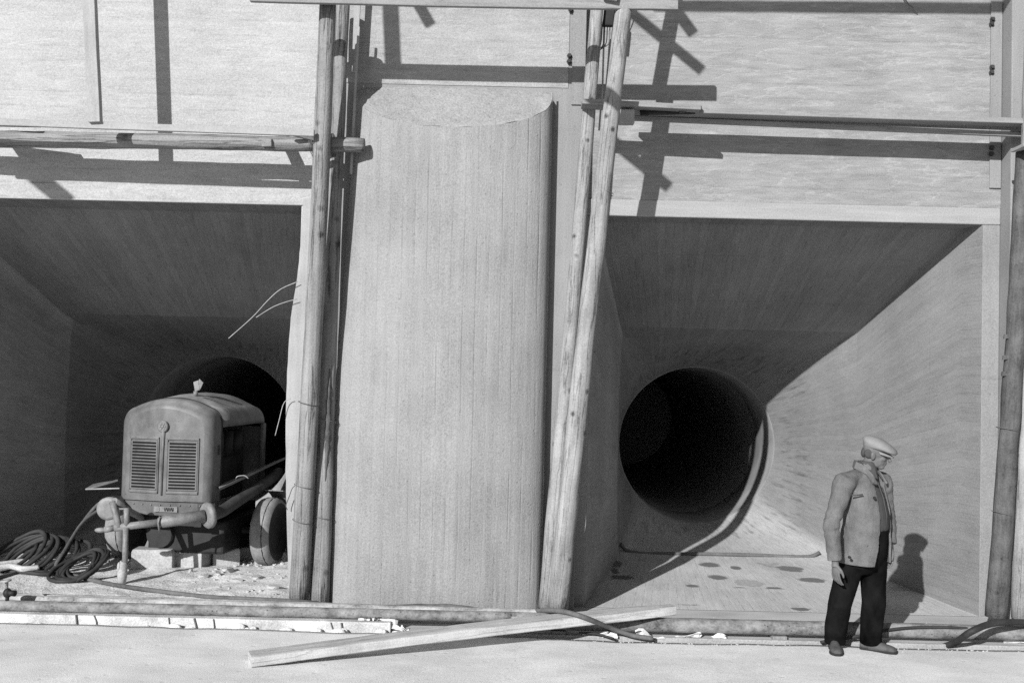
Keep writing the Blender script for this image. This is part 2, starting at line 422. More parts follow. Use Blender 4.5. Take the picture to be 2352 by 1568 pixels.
# rounded buttress: a shallow arc in plan with a sloping cap
def buttress():
    n = 56
    def outline(half, ye, yf):
        out = []
        for i in range(n + 1):
            a = math.pi * (i / n)
            a = a + 0.10 * math.sin(2 * a)
            out.append((-half * math.cos(a), ye + (yf - ye) * math.sin(a) ** 0.92 if 0 < i < n else ye))
        return out
    zb = -0.30
    xcb, xct = -0.690, -0.588
    hb, ht = 1.000, 0.902
    ztop_wall = at(1080, 203, PY).z
    ztop_edge = at(1272, 226, -0.31).z
    ztop_front = at(1010, 292, -0.57).z
    rows = []
    K = 26
    for k in range(K + 1):
        t = k / K
        ring = []
        ol = outline(hb + (ht - hb) * t, -0.31, -0.585)
        for i, (x, y) in enumerate(ol):
            q = (y + 0.31) / (-0.275)
            zt = ztop_edge + (ztop_front - ztop_edge) * q
            z = zb + (zt - zb) * t
            ring.append((xcb + (xct - xcb) * t + x, y + 0.003 * noise.noise(Vector((x * 9, z * 0.7, 1))), z))
        rows.append(ring)
    mb = MB()
    mb.rings(rows, cap=False, close=False)
    top = rows[-1]
    # side cheeks back to the pier
    for side in (0, n):
        col = [r[side] for r in rows]
        vv = []
        for c in col: vv += [c, (c[0], PY + 0.002, c[2])]
        ff = [(2 * i, 2 * i + 1, 2 * i + 3, 2 * i + 2) for i in range(K)]
        mb.add(vv, ff)
    b = obj('rounded_buttress', mb, M['column'], st)
    b['label'] = 'broad rounded concrete buttress with vertical form board marks'
    # cap: ruled from the curved front edge up to the pier
    mb = MB()
    m = 10
    rr = []
    for i, p in enumerate(top):
        q = i / n
        wx = -0.588 + (-0.87 + 1.74 * q)
        w = Vector((wx, PY - 0.004, ztop_wall - 0.03 * abs(2 * q - 1) ** 3))
        p = Vector(p)
        rr.append([p.lerp(w, j / m) + Vector((0, -0.010 * noise.noise(Vector((q * 14, j * 0.9, 3))) - 0.012 * math.sin(math.pi * j / m), 0.012 * noise.noise(Vector((q * 17, j * 1.1, 8))))) for j in range(m + 1)])
    mb.rings(rr, cap=False, close=False)
    for e in (0, n):
        p = Vector(top[e]); w = Vector(rr[e][-1])
        mb.add([p, (p.x, PY + 0.002, p.z), w], [(0, 1, 2)])
    obj('sloping_cap', mb, M['colcap'], b)
    # ridge of squeezed out concrete along the right form edge
    pts = [Vector(r[n]) + Vector((0.002 + 0.004 * noise.noise(Vector((i * 1.7, 0, 0))), -0.002, 0)) for i, r in enumerate(rows)]
    pts.append(pts[-1] + Vector((0, 0, 0.05)))
    obj('form_ridge', MB().tube(pts, [0.009 + 0.004 * noise.noise(Vector((i * 2.3, 5, 0))) for i in range(len(pts))], 6), M['colcap'], b)
buttress()

# the two tunnel mouths: square opening narrowing to a round pipe
def throat(cx0, cxc, hw, label, y0):
    per = 16
    def rect(xl, xr, zb, zt, y):
        p = []
        for i in range(per): p.append((xl + (xr - xl) * i / per, y, zb))
        for i in range(per): p.append((xr, y, zb + (zt - zb) * i / per))
        for i in range(per): p.append((xr - (xr - xl) * i / per, y, zt))
        for i in range(per): p.append((xl, y, zt - (zt - zb) * i / per))
        return p
    def circ(y, r=1.048, zc=1.287):
        p = []
        for i in range(4 * per):
            a = -3 * math.pi / 4 + 2 * math.pi * i / (4 * per)
            p.append((cxc + r * math.cos(a), y, zc + r * math.sin(a)))
        return p
    rA = rect(cx0 - hw, cx0 + hw, 0.0, LINT, y0)
    rB = rect(cxc - 1.262, cxc + 1.46, 0.07, 2.745, 2.1)
    k2 = (0.30 - y0) / (2.1 - y0)
    rA2 = rect(cx0 - hw + (cxc - 1.262 - cx0 + hw) * k2, cx0 + hw + (cxc + 1.46 - cx0 - hw) * k2, 0.07 * k2, LINT - 0.01, 0.30)
    cC = circ(4.15)
    rings = [rA, rA2]
    def mix(a, b, t): return [tuple(Vector(p).lerp(Vector(q), t)) for p, q in zip(a, b)]
    for k in range(1, 7): rings.append(mix(rA2, rB, k / 6))
    flat = len(rings)
    for k in range(1, 13):
        t = k / 12
        rings.append(mix(rB, cC, t))
    for it in range(3):
        new = [list(r) for r in rings]
        for k in range(3, len(rings) - 1):
            for j in range(3 * per + 1, 4 * per):
                a_, b_, c_ = Vector(rings[k - 1][j]), Vector(rings[k][j]), Vector(rings[k + 1][j])
                new[k][j] = tuple(b_ * 0.5 + (a_ + c_) * 0.25)
        rings = new
    mb = MB(); mb.rings(rings, cap=False, smooth=False, uv=True)
    n = 4 * per
    for i, f in enumerate(mb.f):
        r = i // n
        mb.sm[i] = r >= flat + 1 or (r >= 2 and i % n >= 3 * per)
    for i in range(len(mb.uv)):
        mb.uv[i] = [(u + 0.37, w * 0.7) for u, w in mb.uv[i]]
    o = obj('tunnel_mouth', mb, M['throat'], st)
    o.data.materials.append(M['throat_cone']); o.data.materials.append(M['throat_side_lit']); o.data.materials.append(M['throat_sun'])
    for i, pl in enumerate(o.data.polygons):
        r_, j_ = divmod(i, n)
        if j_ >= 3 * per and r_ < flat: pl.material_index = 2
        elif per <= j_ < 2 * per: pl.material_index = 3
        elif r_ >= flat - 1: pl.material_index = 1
    o['label'] = label
    pr = [cC, circ(4.16, 1.036), circ(5.2, 1.036), circ(5.22, 1.042), circ(5.24, 1.036)] + [circ(5.24 + 2.0 * k, 1.036) for k in range(1, 5)]
    mb = MB(); mb.rings(pr, cap=False)
    p = obj('pipe_lining', mb, M['pipe_in'], o)
    mb = MB(); mb.add(circ(13.2, 1.036), [tuple(range(n))])
    obj('pipe_end', mb, M['pipe_in'], p)
    return o
throat(2.595, 2.506, 1.855, 'square tunnel mouth on the right narrowing to a round pipe', 0.0)
throat(-3.86, -3.90, 1.86, 'square tunnel mouth on the left narrowing to a round pipe', LW)
# closing mass behind the wall so that no daylight leaks round the throats
obj('backing_mass', MB().box(-9.4, 9.4, 0.61, 14.0, 4.2, 9.0), M['pier'], st)

def ceil_fin(parent, a, b, k, y0):
    def cp(px, py):
        lo, hi = 0.0, 2.4
        for _ in range(40):
            mid = (lo + hi) / 2
            p = at(px, py, mid)
            zc = LINT - 0.01 * max(0, mid) / 0.3 if mid < 0.3 else LINT - 0.01 - (LINT - 0.01 - 2.745) * (mid - 0.3) / 1.8
            if p.z < zc: hi = mid
            else: lo = mid
        return at(px, py, lo)
    A = cp(*a); B = cp(*b)
    n = 12
    pts = [A.lerp(B, i / n) + Vector((0, -0.01, -0.006 + 0.004 * noise.noise(Vector((i * 1.3, a[0], 0))))) for i in range(n + 1)]
    obj('form_fin', MB().tube(pts, [k * (0.7 + 0.5 * abs(noise.noise(Vector((i * 2.1, a[1], 0))))) for i in range(n + 1)], 5), M['lintel'], parent)
TM = [o_ for o_ in st.children if o_.name.startswith('tunnel_mouth')]
for par, a, b, k in ((TM[1], (186, 484), (294, 487), 0.008), (TM[1], (20, 526), (215, 532), 0.006), (TM[1], (215, 532), (560, 540), 0.003), (TM[1], (440, 489), (620, 494), 0.005), (TM[0], (1470, 545), (1950, 556), 0.003), (TM[0], (1690, 580), (1735, 583), 0.004)):
    ceil_fin(par, a, b, k, 0)

# damp marks on the floor of the right mouth
def floor_z(x, y):
    if y < 0.3: return 0.0
    t = min(1, (y - 0.3) / 1.8)
    return 0.07 * t
def soft(name, g):
    t = NT(name)
    tc = t.node('ShaderNodeTexCoord')
    ln = t.node('ShaderNodeVectorMath', operation='LENGTH'); t.l.new(tc.outputs['UV'], ln.inputs[0])
    d = t.math('ADD', ln.outputs['Value'], t.math('MULTIPLY', t.math('SUBTRACT', t.noise(tc.outputs['Object'], 14, 4, 0.65), 0.5), 0.9))
    al = t.math('MULTIPLY', t.ramp(d, 0.62, 0.98, 1.0, 0.0), t.ramp(t.noise(tc.outputs['Object'], 40, 3), 0.3, 0.6, 0.6, 0.95))
    t.b.inputs['Base Color'].default_value = (g, g, g, 1); t.b.inputs['Roughness'].default_value = 0.75
    tr = t.node('ShaderNodeBsdfTransparent'); mx = t.node('ShaderNodeMixShader')
    out = t.n['Material Output']
    t.l.new(al, mx.inputs[0]); t.l.new(tr.outputs[0], mx.inputs[1]); t.l.new(t.b.outputs[0], mx.inputs[2]); t.l.new(mx.outputs[0], out.inputs['Surface'])
    return t.m
M['wet'] = soft('damp stain', 0.16); M['damp'] = soft('half dried stain', 0.42)
def stain(px, py, w, h, mat, seed, label=None):
    p = atz(px, py, 0.02)
    for _ in range(3): p = atz(px, py, floor_z(p.x, p.y) + 0.006)
    sx = w / F * (p.y + D) / 2 * 1.15
    sy = h / 2 * (p.y + D) ** 2 / (F * HC) * 1.1
    n = 22
    vs_ = []
    for i in range(n):
        a = 2 * math.pi * i / n
        k = 1 + 0.22 * noise.noise(Vector((math.cos(a) * 1.5 + seed, math.sin(a) * 1.5, seed)))
        x = p.x + sx * k * math.cos(a); y = p.y + sy * k * math.sin(a)
        vs_.append((x, y, floor_z(x, y) + 0.006 + 0.001 * seed / 20))
    cu = [(math.cos(2 * math.pi * i / n), math.sin(2 * math.pi * i / n)) for i in range(n)]
    mb = MB().add(vs_ + [(p.x, p.y, floor_z(p.x, p.y) + 0.006 + 0.001 * seed / 20)], [(i, (i + 1) % n, n) for i in range(n)], True, [[cu[i], cu[(i + 1) % n], (0, 0)] for i in range(n)])
    s = obj('damp_stain', mb, mat, st)
for i, (x, y, w, h) in enumerate(((1630, 1296, 46, 9), (1648, 1325, 42, 10), (1815, 1305, 62, 11), (1866, 1331, 70, 9), (1888, 1371, 62, 10), (1579, 1384, 66, 10), (1412, 1293, 36, 13), (1428, 1325, 54, 9), (2072, 1376, 34, 8), (1412, 1310, 18, 12), (1700, 1352, 40, 7), (1780, 1352, 46, 8), (1690, 1303, 26, 7), (1590, 1345, 30, 6), (1840, 1398, 44, 7))):
    stain(x, y, w, h, M['wet'], i + 1)
for i, (x, y, w, h) in enumerate(((1755, 1288, 50, 22), (1720, 1338, 60, 14), (2080, 1352, 90, 8))):
    stain(x, y, w, h, M['damp'], i + 30)

# ------------------------------------------------------------------ dirt in the left mouth
def dirt_z(x, y):
    z = 0.075 + 0.035 * noise.noise(Vector((x * 1.1, y * 1.3, 4))) + 0.018 * noise.noise(Vector((x * 4, y * 4, 1))) + 0.008 * noise.noise(Vector((x * 11, y * 11, 2)))
    z += 0.05 * math.exp(-((x + 2.1) ** 2 / 0.35 + (y + 0.1) ** 2 / 1.2))
    e = min(1, max(0, (y + 0.99) / 0.09)) * min(1, max(0, (-1.30 - x) / 0.35))
    return -0.03 + (z + 0.03) * e
dirt = sheet('dirt', -5.72, -1.2, -0.99, 3.0, 150, 130, dirt_z, M['dirt'])
tag(dirt, 'dry dirt and dust heaped on the floor of the left tunnel mouth', 'dirt', kind='stuff')

# ------------------------------------------------------------------ scaffold poles and planks
def frame_z(p0, p1, side=None):
    p0 = Vector(p0); p1 = Vector(p1)
    z = (p1 - p0).normalized()
    x = Vector(side) if side else Vector((1, 0, 0))
    x = (x - z * x.dot(z))
    if x.length < 1e-3: x = z.orthogonal()
    x.normalize(); y = z.cross(x)
    m = Matrix((x, y, z)).transposed().to_4x4()
    m.translation = p0
    return m, (p1 - p0).length

def pole(name, p0, p1, r0, r1, mat, label, cat='pole', group='scaffold poles', bend=0.02, seed=0, n=16):
    m, L = frame_z(p0, p1)
    k = 40
    pts = []; rr = []
    for i in range(k + 1):
        t = i / k
        b = bend * math.sin(math.pi * t)
        pts.append((b * math.cos(seed) + 0.006 * noise.noise(Vector((t * 9, seed, 0))), b * math.sin(seed) + 0.006 * noise.noise(Vector((t * 9, seed, 9))), L * t))
        rr.append((r0 + (r1 - r0) * t) * (1 + 0.05 * noise.noise(Vector((t * 14, seed, 3)))))
    mb = MB().tube(pts, rr, n, wob=0.09, seed=seed)
    o = obj(name, mb, mat, None, m)
    return tag(o, label, cat, group)

def timber(name, p0, p1, w, h, mat, label=None, cat='plank', group=None, parent=None, side=None, bow=0.0, seed=1, bevel=0.004, k=14):
    """Sawn timber from p0 to p1; w along 'side', h across it; slightly bowed and uneven."""
    m, L = frame_z(p0, p1, side or (0, 1, 0))
    rings = []
    for i in range(k + 1):
        t = i / k
        dx = bow * math.sin(math.pi * t)
        jw = 1 + 0.05 * noise.noise(Vector((t * 6, seed, 1))); jh = 1 + 0.05 * noise.noise(Vector((t * 6, seed, 5)))
        rings.append([(sx * w / 2 * jw, sy * h / 2 * jh + dx, L * t) for sx, sy in ((-1, -1), (1, -1), (1, 1), (-1, 1))])
    mb = MB().rings(rings, smooth=False)
    o = obj(name, mb, mat, parent, m, bevel=bevel, seg=1)
    if label: tag(o, label, cat, group)
    return o

def wire_loop(parent, c, r, axis, mat, turns=1, rad=0.0035):
    m, _ = frame_z(c, Vector(c) + Vector(axis))
    pts = []
    n = 24 * turns
    for i in range(n + 1):
        a = 2 * math.pi * i / 24
        pts.append(m @ Vector((r * math.cos(a), r * math.sin(a), 0.012 * i / 24 - 0.006 * turns + 0.01 * math.sin(a))))
    return obj('wire_lashing', MB().tube(pts, rad, 5), mat, parent, parent.matrix_basis.inverted() if parent.matrix_basis != Matrix() else None)

def lash(parent, c, r, axis, turns=2, rad=0.0035):
    o = wire_loop(parent, c, r, axis, M['wire'], turns, rad)
    o.matrix_parent_inverse = parent.matrix_basis.inverted()
    o.matrix_basis = Matrix()
    return o

def on(p0, p1, t): return Vector(p0).lerp(Vector(p1), t)

# left pair of standards
a0 = at(686, 1372, -0.54); a1 = at(753, 9, -0.86)
P1 = pole('scaffold_pole', a0, a1, 0.088, 0.072, M['wood_grey'], 'grey upright pole left of the buttress, tied to the horizontal pole', seed=1, bend=0.02)
b0 = at(734, 1384, -0.48); b1 = at(788, 6, -0.42)
P2 = pole('scaffold_pole', b0, b1, 0.085, 0.062, M['wood_grey'], 'upright pole with a dark bark scar, right behind the tied pole', seed=2.4, bend=0.015)
# bark scar on the second standard
scar = MB()
pp = [on(b0, b1, t) + Vector((0.022, -0.064 - 0.004 * math.sin(t * 40), 0)) for t in [0.20 + 0.008 * i for i in range(24)]]
scar.tube(pp, [0.004 + 0.020 * math.sin(math.pi * i / 23) * (1 + 0.3 * math.sin(i * 2.1)) for i in range(24)], 8)
o = obj('bark_scar', scar, M['wood_dark'], P2); o.matrix_parent_inverse = P2.matrix_basis.inverted()
# rough pale slab of timber against the jamb
def slab_board():
    rows = []
    edge = [(697, 456), (690, 560), (682, 640), (668, 730), (661, 830), (657, 930), (656, 1040), (657, 1130), (660, 1250), (664, 1386)]
    edge = smoothpts([(x, y, 0) for x, y in edge], 4)
    for i, e in enumerate(edge):
        p = at(e.x + 1.5 * noise.noise(Vector((i * 0.9, 0, 0))), e.y, -0.45)
        q = at(e.x + 34, e.y, -0.45)
        rows.append([(p.x, p.y, p.z), (q.x, q.y, q.z), (q.x, q.y + 0.05, q.z), (p.x + 0.015, p.y + 0.05, p.z)])
    mb = MB().rings(rows, smooth=False)
    o = obj('slab_board', mb, M['plank_white'])
    return tag(o, 'pale rough-edged board standing against the left mouth beside the tied pole', 'board')
SB_ = slab_board()
# right pair of standards
c0 = at(1281, 1394, -0.50); c1 = at(1433, 18, -1.02)
P5 = pole('scaffold_pole', c0, c1, 0.094, 0.070, M['wood_pale'], 'pale knotty pole leaning to the right across the right mouth', seed=4.1, bend=0.03)
d0 = at(1255, 1394, -0.43); d1 = at(1372, 14, -0.42)
P6 = pole('scaffold_pole', d0, d1, 0.078, 0.058, M['wood_pale'], 'upright pole behind the leaning knotty pole, rebar ends above it', seed=5.2, bend=0.015)
# far right pair
e0 = at(2288, 1416, -0.62); e1 = at(2352, 350, -0.62)
P7 = pole('scaffold_pole', e0, e1, 0.092, 0.070, M['wood_dark'], 'dark barked pole leaning at the right edge of the right mouth', seed=6.3, bend=0.02)
f0 = at(2345, 1418, -0.40); f1 = at(2372, 60, -0.55)
P8 = pole('scaffold_pole', f0, f1, 0.085, 0.07, M['wood_pale'], 'pale pole cut by the right picture edge behind the dark barked one', seed=7.7)
# broken bark stubs on the dark pole
for t, dx in ((0.52, -0.05), (0.555, -0.04), (0.60, -0.03)):
    q = on(e0, e1, t)
    o = obj('bark_flake', MB().obox(q + Vector((-0.075 + 0.01, -0.03, 0)), (0.03, 0, 0.004), (0, 0.008, 0), (0.003, 0, 0.02)), M['wood_dark'], P7)
    o.matrix_parent_inverse = P7.matrix_basis.inverted()

# horizontal pole and what lies on it
g0 = at(-170, 318, -0.53); g1 = at(837, 334, -0.57)
P3 = pole('ledger_pole', g0, g1, 0.080, 0.064, M['wood_grey'], 'horizontal pole wired across the front of the upright left pole', group=None, seed=3.3, bend=0.012)
for x in (719, 764):
    q = at(x, 331, -0.62)
    lash(P3, at(x, 333, -0.56), 0.10, (1, 0, 0.1), 3)
ra0 = at(-150, 276, -0.90); ra1 = at(722, 306, -0.90)
timber('guard_board', ra0, ra1, 0.035, 0.060, M['plank_white'], 'thin pale board on edge running above the horizontal pole at left', 'plank', seed=3)
v0 = at(219, 282, -0.92); v1 = at(187, -420, -0.96)
timber('upright_board', v0, v1, 0.07, 0.105, M['plank_white'], 'upright sawn timber standing on the thin board at upper left', 'plank', seed=4, bevel=0.003)
timber('plank_end', at(-60, 281, -0.56), at(80, 284, -0.66), 0.20, 0.028, M['plank'], 'dark plank tip poking out at the left picture edge', 'plank', seed=5)
timber('cross_piece', at(612, 329, -0.66), at(655, 320, -0.20), 0.09, 0.07, M['plank'], 'short dark cross timber under the board end near the tied pole', 'plank', seed=6, side=(1, 0, 0))
timber('lath', at(662, 306, -0.74), at(724, 322, -0.62), 0.05, 0.025, M['plank'], 'short slanting lath beside the wire lashing', 'lath', seed=7)
# top board
t0 = at(575, -13, -1.06); t1 = at(1557, 6, -1.06)
timber('top_board', t0, t1, 0.045, 0.135, M['plank'], 'long plank on edge across the pole tops at the upper picture edge', 'plank', seed=8, bow=-0.01)
# pale laths left of the buttress
timber('lath', at(812, 166, -0.36), at(824, -30, -0.36), 0.02, 0.055, M['plank_white'], 'wider pale upright lath at the top left of the buttress', 'lath', seed=9, bevel=0.002)
timber('lath', at(806, 400, -0.46), at(824, 62, -0.46), 0.015, 0.022, M['plank_white'], 'narrow pale lath slanting between poles and buttress', 'lath', seed=10, bevel=0.002)

# decking at the right
w0 = at(1336, 233, -0.80); w1 = at(1612, 252, -0.60)
timber('deck_plank', at(1336, 239, -0.56), at(1606, 253, -0.56), 0.20, 0.045, M['plank'], 'short plank with a dark end resting behind the leaning pole', 'plank', group='planks of the right decking', seed=11)
timber('deck_plank', at(1446, 257, -0.39), at(2440, 289, -0.39), 0.27, 0.050, M['plank'], 'upper long plank sagging to the right across the right wall panel', 'plank', group='planks of the right decking', seed=12)
timber('deck_plank', at(1455, 272, -0.34), at(2440, 314, -0.34), 0.05, 0.042, M['plank'], 'lower pale plank edge below the long dark-edged plank at right', 'plank', group='planks of the right decking', seed=13)
timber('wood_block', at(1422, 270, -0.58), at(1456, 270, -0.58), 0.10, 0.125, M['plank_white'], 'small pale wood block wedged under the short plank', 'block', seed=14, k=2)
obj_pipe = obj('steel_tube', MB().tube([at(1470, 260, -0.53), at(1596, 257, -0.53)], 0.022, 12), M['black'])
tag(obj_pipe, 'dark steel tube end under the tip of the short plank', 'tube')
timber('plank_tip', at(1560, 257, -0.56), at(1611, 247, -0.56), 0.05, 0.026, M['wood_dark'], 'dark splintered stick pointing right past the short plank', 'stick', seed=15)
timber('plank_end', at(2336, 340, -0.75), at(2420, 330, -0.75), 0.25, 0.03, M['plank_white'], 'pale plank corner at the right picture edge', 'plank', seed=16)
# pole wires
for P, p0, p1, ts, r in ((P5, c0, c1, (0.20, 0.44, 0.515, 0.70), 0.094), (P1, a0, a1, (0.13, 0.19, 0.33), 0.096), (P2, b0, b1, (0.14, 0.30), 0.092), (P7, e0, e1, (0.40, 0.22), 0.10)):
    for t in ts:
        lash(P, on(p0, p1, t), r * 0.93, (0.25, 0.1, 1.0), 1, 0.003)

# rebar ends behind the right standards
for i in range(6):
    x = 1368 + i * 6
    pts = smoothpts([at(1362 + 3 * i, 150 - 8 * i, -0.33), at(x, 100, -0.32), at(x + 5, 50, -0.30), at(x + 12 + 3 * i, 4, -0.28), at(x + 14 + 5 * i, -30, -0.27)], 5)
    o = obj('rebar_rod', MB().tube(pts, 0.005, 6), M['wire'])
    tag(o, 'thin rebar rod in the bundle at the top of the right poles', 'rebar', group='rebar rods above the right poles')
o = obj('steel_rod', MB().tube([at(1376, 300, -0.30), at(1384, 200, -0.30), at(1388, 60, -0.30), at(1392, -20, -0.30)], 0.009, 8), M['wire_bright'])
tag(o, 'bright steel rod standing between the two right poles', 'rod')
o = obj('bracket', MB().obox(at(1399, 32, -0.35), (0.05, 0, 0), (0, 0.03, 0), (0.01, 0, 0.12)), M['black'], bevel=0.01)
tag(o, 'dark clamp block under the top board beside the leaning pole', 'clamp')

# higher scaffold timbers above the picture: they throw the cross shadows on the wall
def caster(name, s0, s1, t, wdt, label, y=0.0):
    def back(s):
        p = at(s[0], s[1], y)
        return p - Vector((SA, 1, -SB)) * t
    return timber(name, back(s0), back(s1), 0.04, wdt, M['plank'], label, 'brace', group='scaffold braces overhead', seed=s0[0] * 0.01)
caster('brace', (1448, 28), (1612, 162), 3.0, 0.105, 'diagonal brace above, shadow crossing the pole shadow at upper right')
caster('brace', (1400, 318), (1536, 430), 3.4, 0.115, 'diagonal brace above, shadow crossing low above the right mouth')
caster('brace', (1545, 15), (1592, 78), 2.6, 0.11, 'short brace above, shadow at the top of the right wall panel')
caster('brace', (950, -10), (990, 60), 2.6, 0.10, 'short brace above, shadow over the buttress', PY)
caster('brace', (52, 380), (160, 468), 3.4, 0.16, 'diagonal brace above, shadow over the left mouth', LW)
caster('brace', (1556, -30), (1510, 222), 1.12, 0.125, 'upright above the top board, shadow continuing the leaning pole shadow')
caster('high_plank', (1500, 14), (2500, 22), 2.6, 0.10, 'long high plank, its shadow along the top of the right wall panel')
caster('high_plank', (895, -60), (905, 168), 2.6, 0.14, 'upright high board, its shadow beside the laths', PY)

# ------------------------------------------------------------------ pipes, beam, hoses on the ground
def ground_line(name, pix, Z, r, mat, label, cat, n=12, wob=0.0, k=5, group=None):
    raw = []
    for x, y, z in pix:
        p = atz(x, y, z)
        if z < 0.14 and p.x < -1.3 and p.y > -1.0:
            for _ in range(5): p = atz(x, y, max(dirt_z(max(p.x, -5.7), p.y), 0.0) + r * 1.0)
        raw.append(p)
    pts = smoothpts(raw, k)
    o = obj(name, MB().tube(pts, r, n, wob=wob, seed=len(label)), mat)
    return tag(o, label, cat, group)
def steel_pipe(label, p0, p1, r, mat, seed):
    m, L = frame_z(p0, p1)
    k = 60
    mb = MB().tube([(0.004 * noise.noise(Vector((i * 0.3, seed, 0))), 0.004 * noise.noise(Vector((i * 0.3, seed, 4))), L * i / k) for i in range(k + 1)], r, 16, wob=0.03, seed=seed)
    o = obj('steel_pipe', mb, mat, None, m)
    return tag(o, label, 'pipe', 'steel pipes along the wall foot')
SP = steel_pipe('rusty front pipe on the white kerb at left', Vector((-6.2, -1.075, 0.13)), Vector((0.95, -1.045, 0.13)), 0.045, M['pipe'], 1)
steel_pipe('dust covered middle pipe behind the rusty front pipe', Vector((-5.0, -0.88, 0.140)), Vector((0.55, -0.90, 0.125)), 0.043, M['pipe_dust'], 2)
steel_pipe('dust covered rear pipe nearest the wall at left', Vector((-4.9, -0.70, 0.125)), Vector((-0.15, -0.73, 0.095)), 0.038, M['pipe_dust'], 3)
BIG = steel_pipe('thick mottled pipe lying in front of the right mouth', Vector((0.05, -1.055, 0.095)), Vector((6.5, -1.02, 0.095)), 0.062, M['pipe'], 4)
for x in (0.45, 2.3, 4.6):
    o = obj('sleeper', MB().box(x - 0.06, x + 0.06, -1.095, -0.93, 0.001, 0.033), M['plank'], bevel=0.004)
    tag(o, {0.45: 'small wood packing under the thick pipe near the buttress', 2.3: 'small wood packing under the thick pipe before the right mouth', 4.6: 'small wood packing under the thick pipe by the dark pole'}[x], 'block', 'packing under the thick pipe')
# valve on the front pipe
vp = Vector((at(17, 1366, -1.07).x, -1.07, 0.17))
va = thing('pipe_valve', 'small dark valve with a wheel standing on the front pipe at far left', 'valve', vp)
obj('valve_body', MB().ell(vp + Vector((0, 0, 0.065)), (0.035, 0, 0), (0, 0.035, 0), (0, 0, 0.042)).tube([vp + Vector((0, 0, -0.01)), vp + Vector((0, 0, 0.05))], 0.016, 10), M['black'], va)
obj('nozzle', MB().tube([vp + Vector((0.0, -0.01, 0.07)), vp + Vector((0.075, -0.02, 0.068))], [0.022, 0.026], 10), M['black'], va)
obj('hand_wheel', MB().tube([vp + Vector((-0.005, 0, 0.10)), vp + Vector((-0.01, 0, 0.155)), vp + Vector((-0.012, 0, 0.158)), vp + Vector((-0.014, 0, 0.175))], [0.010, 0.014, 0.04, 0.042], 12), M['pipe_dust'], va)

# reinforcing stubs standing in front of the white kerb
for i, (x, l) in enumerate(((178, 34), (220, 16), (395, 28), (455, 34), (500, 20), (775, 26), (800, 22), (958, 26), (1010, 20), (1085, 22), (1215, 20), (1250, 16))):
    x = x * 0.98
    if x > 880: continue
    p = at(x, 1406 + 0.03 * x, -1.167)
    q = at(x + (9 if i % 2 else 2), 1410 + l + 8 + 0.03 * x, -1.172)
    o = obj('rebar_stub', MB().tube([p, (p + q) / 2 + Vector((0.004, 0, 0)), Vector((q.x, q.y, -0.33))], 0.005 if i % 3 else 0.008, 7), M['wire'])
    tag(o, 'short dark rebar stub in front of the white kerb', 'rebar', 'rebar stubs along the white kerb')

# long beam lying across the road and the pipes
q0 = atz(574, 1513, 0.055); q1 = atz(1545, 1399, 0.215)
m, L = frame_z(q0, q1, (0, 1, 0))
rings = []
for i in range(31):
    t = i / 30
    w = 0.112 * (1 + 0.05 * noise.noise(Vector((t * 5, 3, 0)))) * (1.0 - 0.45 * max(0, t - 0.88) * 8.3); h = 0.040 * (1 + 0.08 * noise.noise(Vector((t * 5, 6, 0))))
    bow = 0.02 * math.sin(math.pi * t)
    ring = []
    for j in range(20):
        a_ = 2 * math.pi * j / 20
        ca, sa = math.cos(a_), math.sin(a_)
        ex = 0.34
        ring.append((w * math.copysign(abs(ca) ** ex, ca) + 0.010 * noise.noise(Vector((t * 22, ca, sa))), h * math.copysign(abs(sa) ** ex, sa) * (1 + 0.08 * noise.noise(Vector((t * 13, sa * 2, ca)))) + bow, L * t))
    rings.append(ring)
mb = MB().rings(rings, smooth=False)
beam = obj('timber_beam', mb, M['beam'], None, m)
tag(beam, 'long pale dusty timber lying askew from the road up onto the pipes', 'beam')

# hoses
H1 = ground_line('air_hose', [(232, 1168, 0.62), (190, 1200, 0.50), (150, 1262, 0.30), (128, 1300, 0.15), (150, 1314, 0.12), (240, 1338, 0.12), (360, 1356, 0.12), (480, 1370, 0.11), (600, 1376, 0.10), (700, 1382, 0.10), (790, 1391, 0.10), (900, 1393, 0.10), (980, 1390, 0.105), (1040, 1392, 0.11), (1130, 1402, 0.11), (1220, 1402, 0.14), (1285, 1402, 0.25), (1340, 1416, 0.24), (1400, 1440, 0.12), (1450, 1458, 0.04), (1500, 1466, 0.02)], None, 0.020, M['hose_dust'],
     'long dusty air hose trailing right along the wall foot over the beam', 'hose', 10)
c = atz(483, 1370, 0.11); c2 = atz(612, 1375, 0.10)
o = obj('hose_coupling', MB().tube([c2 + Vector((-0.06, 0, 0)), c2 + Vector((-0.03, 0, 0)), c2 + Vector((0.03, -0.005, 0)), c2 + Vector((0.07, -0.01, 0))], [0.024, 0.034, 0.034, 0.024], 10, wob=0.3), M['hose_white'], H1)
H2 = ground_line('air_hose', [(300, 1186, 0.60), (268, 1160, 0.67), (236, 1152, 0.70), (205, 1180, 0.55), (165, 1236, 0.34), (120, 1280, 0.19), (60, 1308, 0.12), (-40, 1335, 0.10)], None, 0.020, M['hose_dust'],
     'air hose arching from the compressor drawbar down to the left picture edge', 'hose', 10)
H3 = ground_line('air_hose', [(2168, 1484, -0.02), (2195, 1474, 0.05), (2230, 1450, 0.20), (2275, 1432, 0.24), (2330, 1428, 0.23), (2420, 1432, 0.15)], None, 0.027, M['hose'], 'thick dark hose looping over the pipe at the lower right', 'hose', 12)
H4 = tag(obj('cable', MB().tube(smoothpts([at(1885, 1474, -1.20), at(1960, 1462, -1.16), at(2040, 1446, -1.12), at(2110, 1440, -1.10), at(2200, 1441, -1.08), at(2290, 1450, -1.02)], 6), 0.013, 8), M['hose']), 'thin black cable passing behind the man over the thick pipe', 'cable')
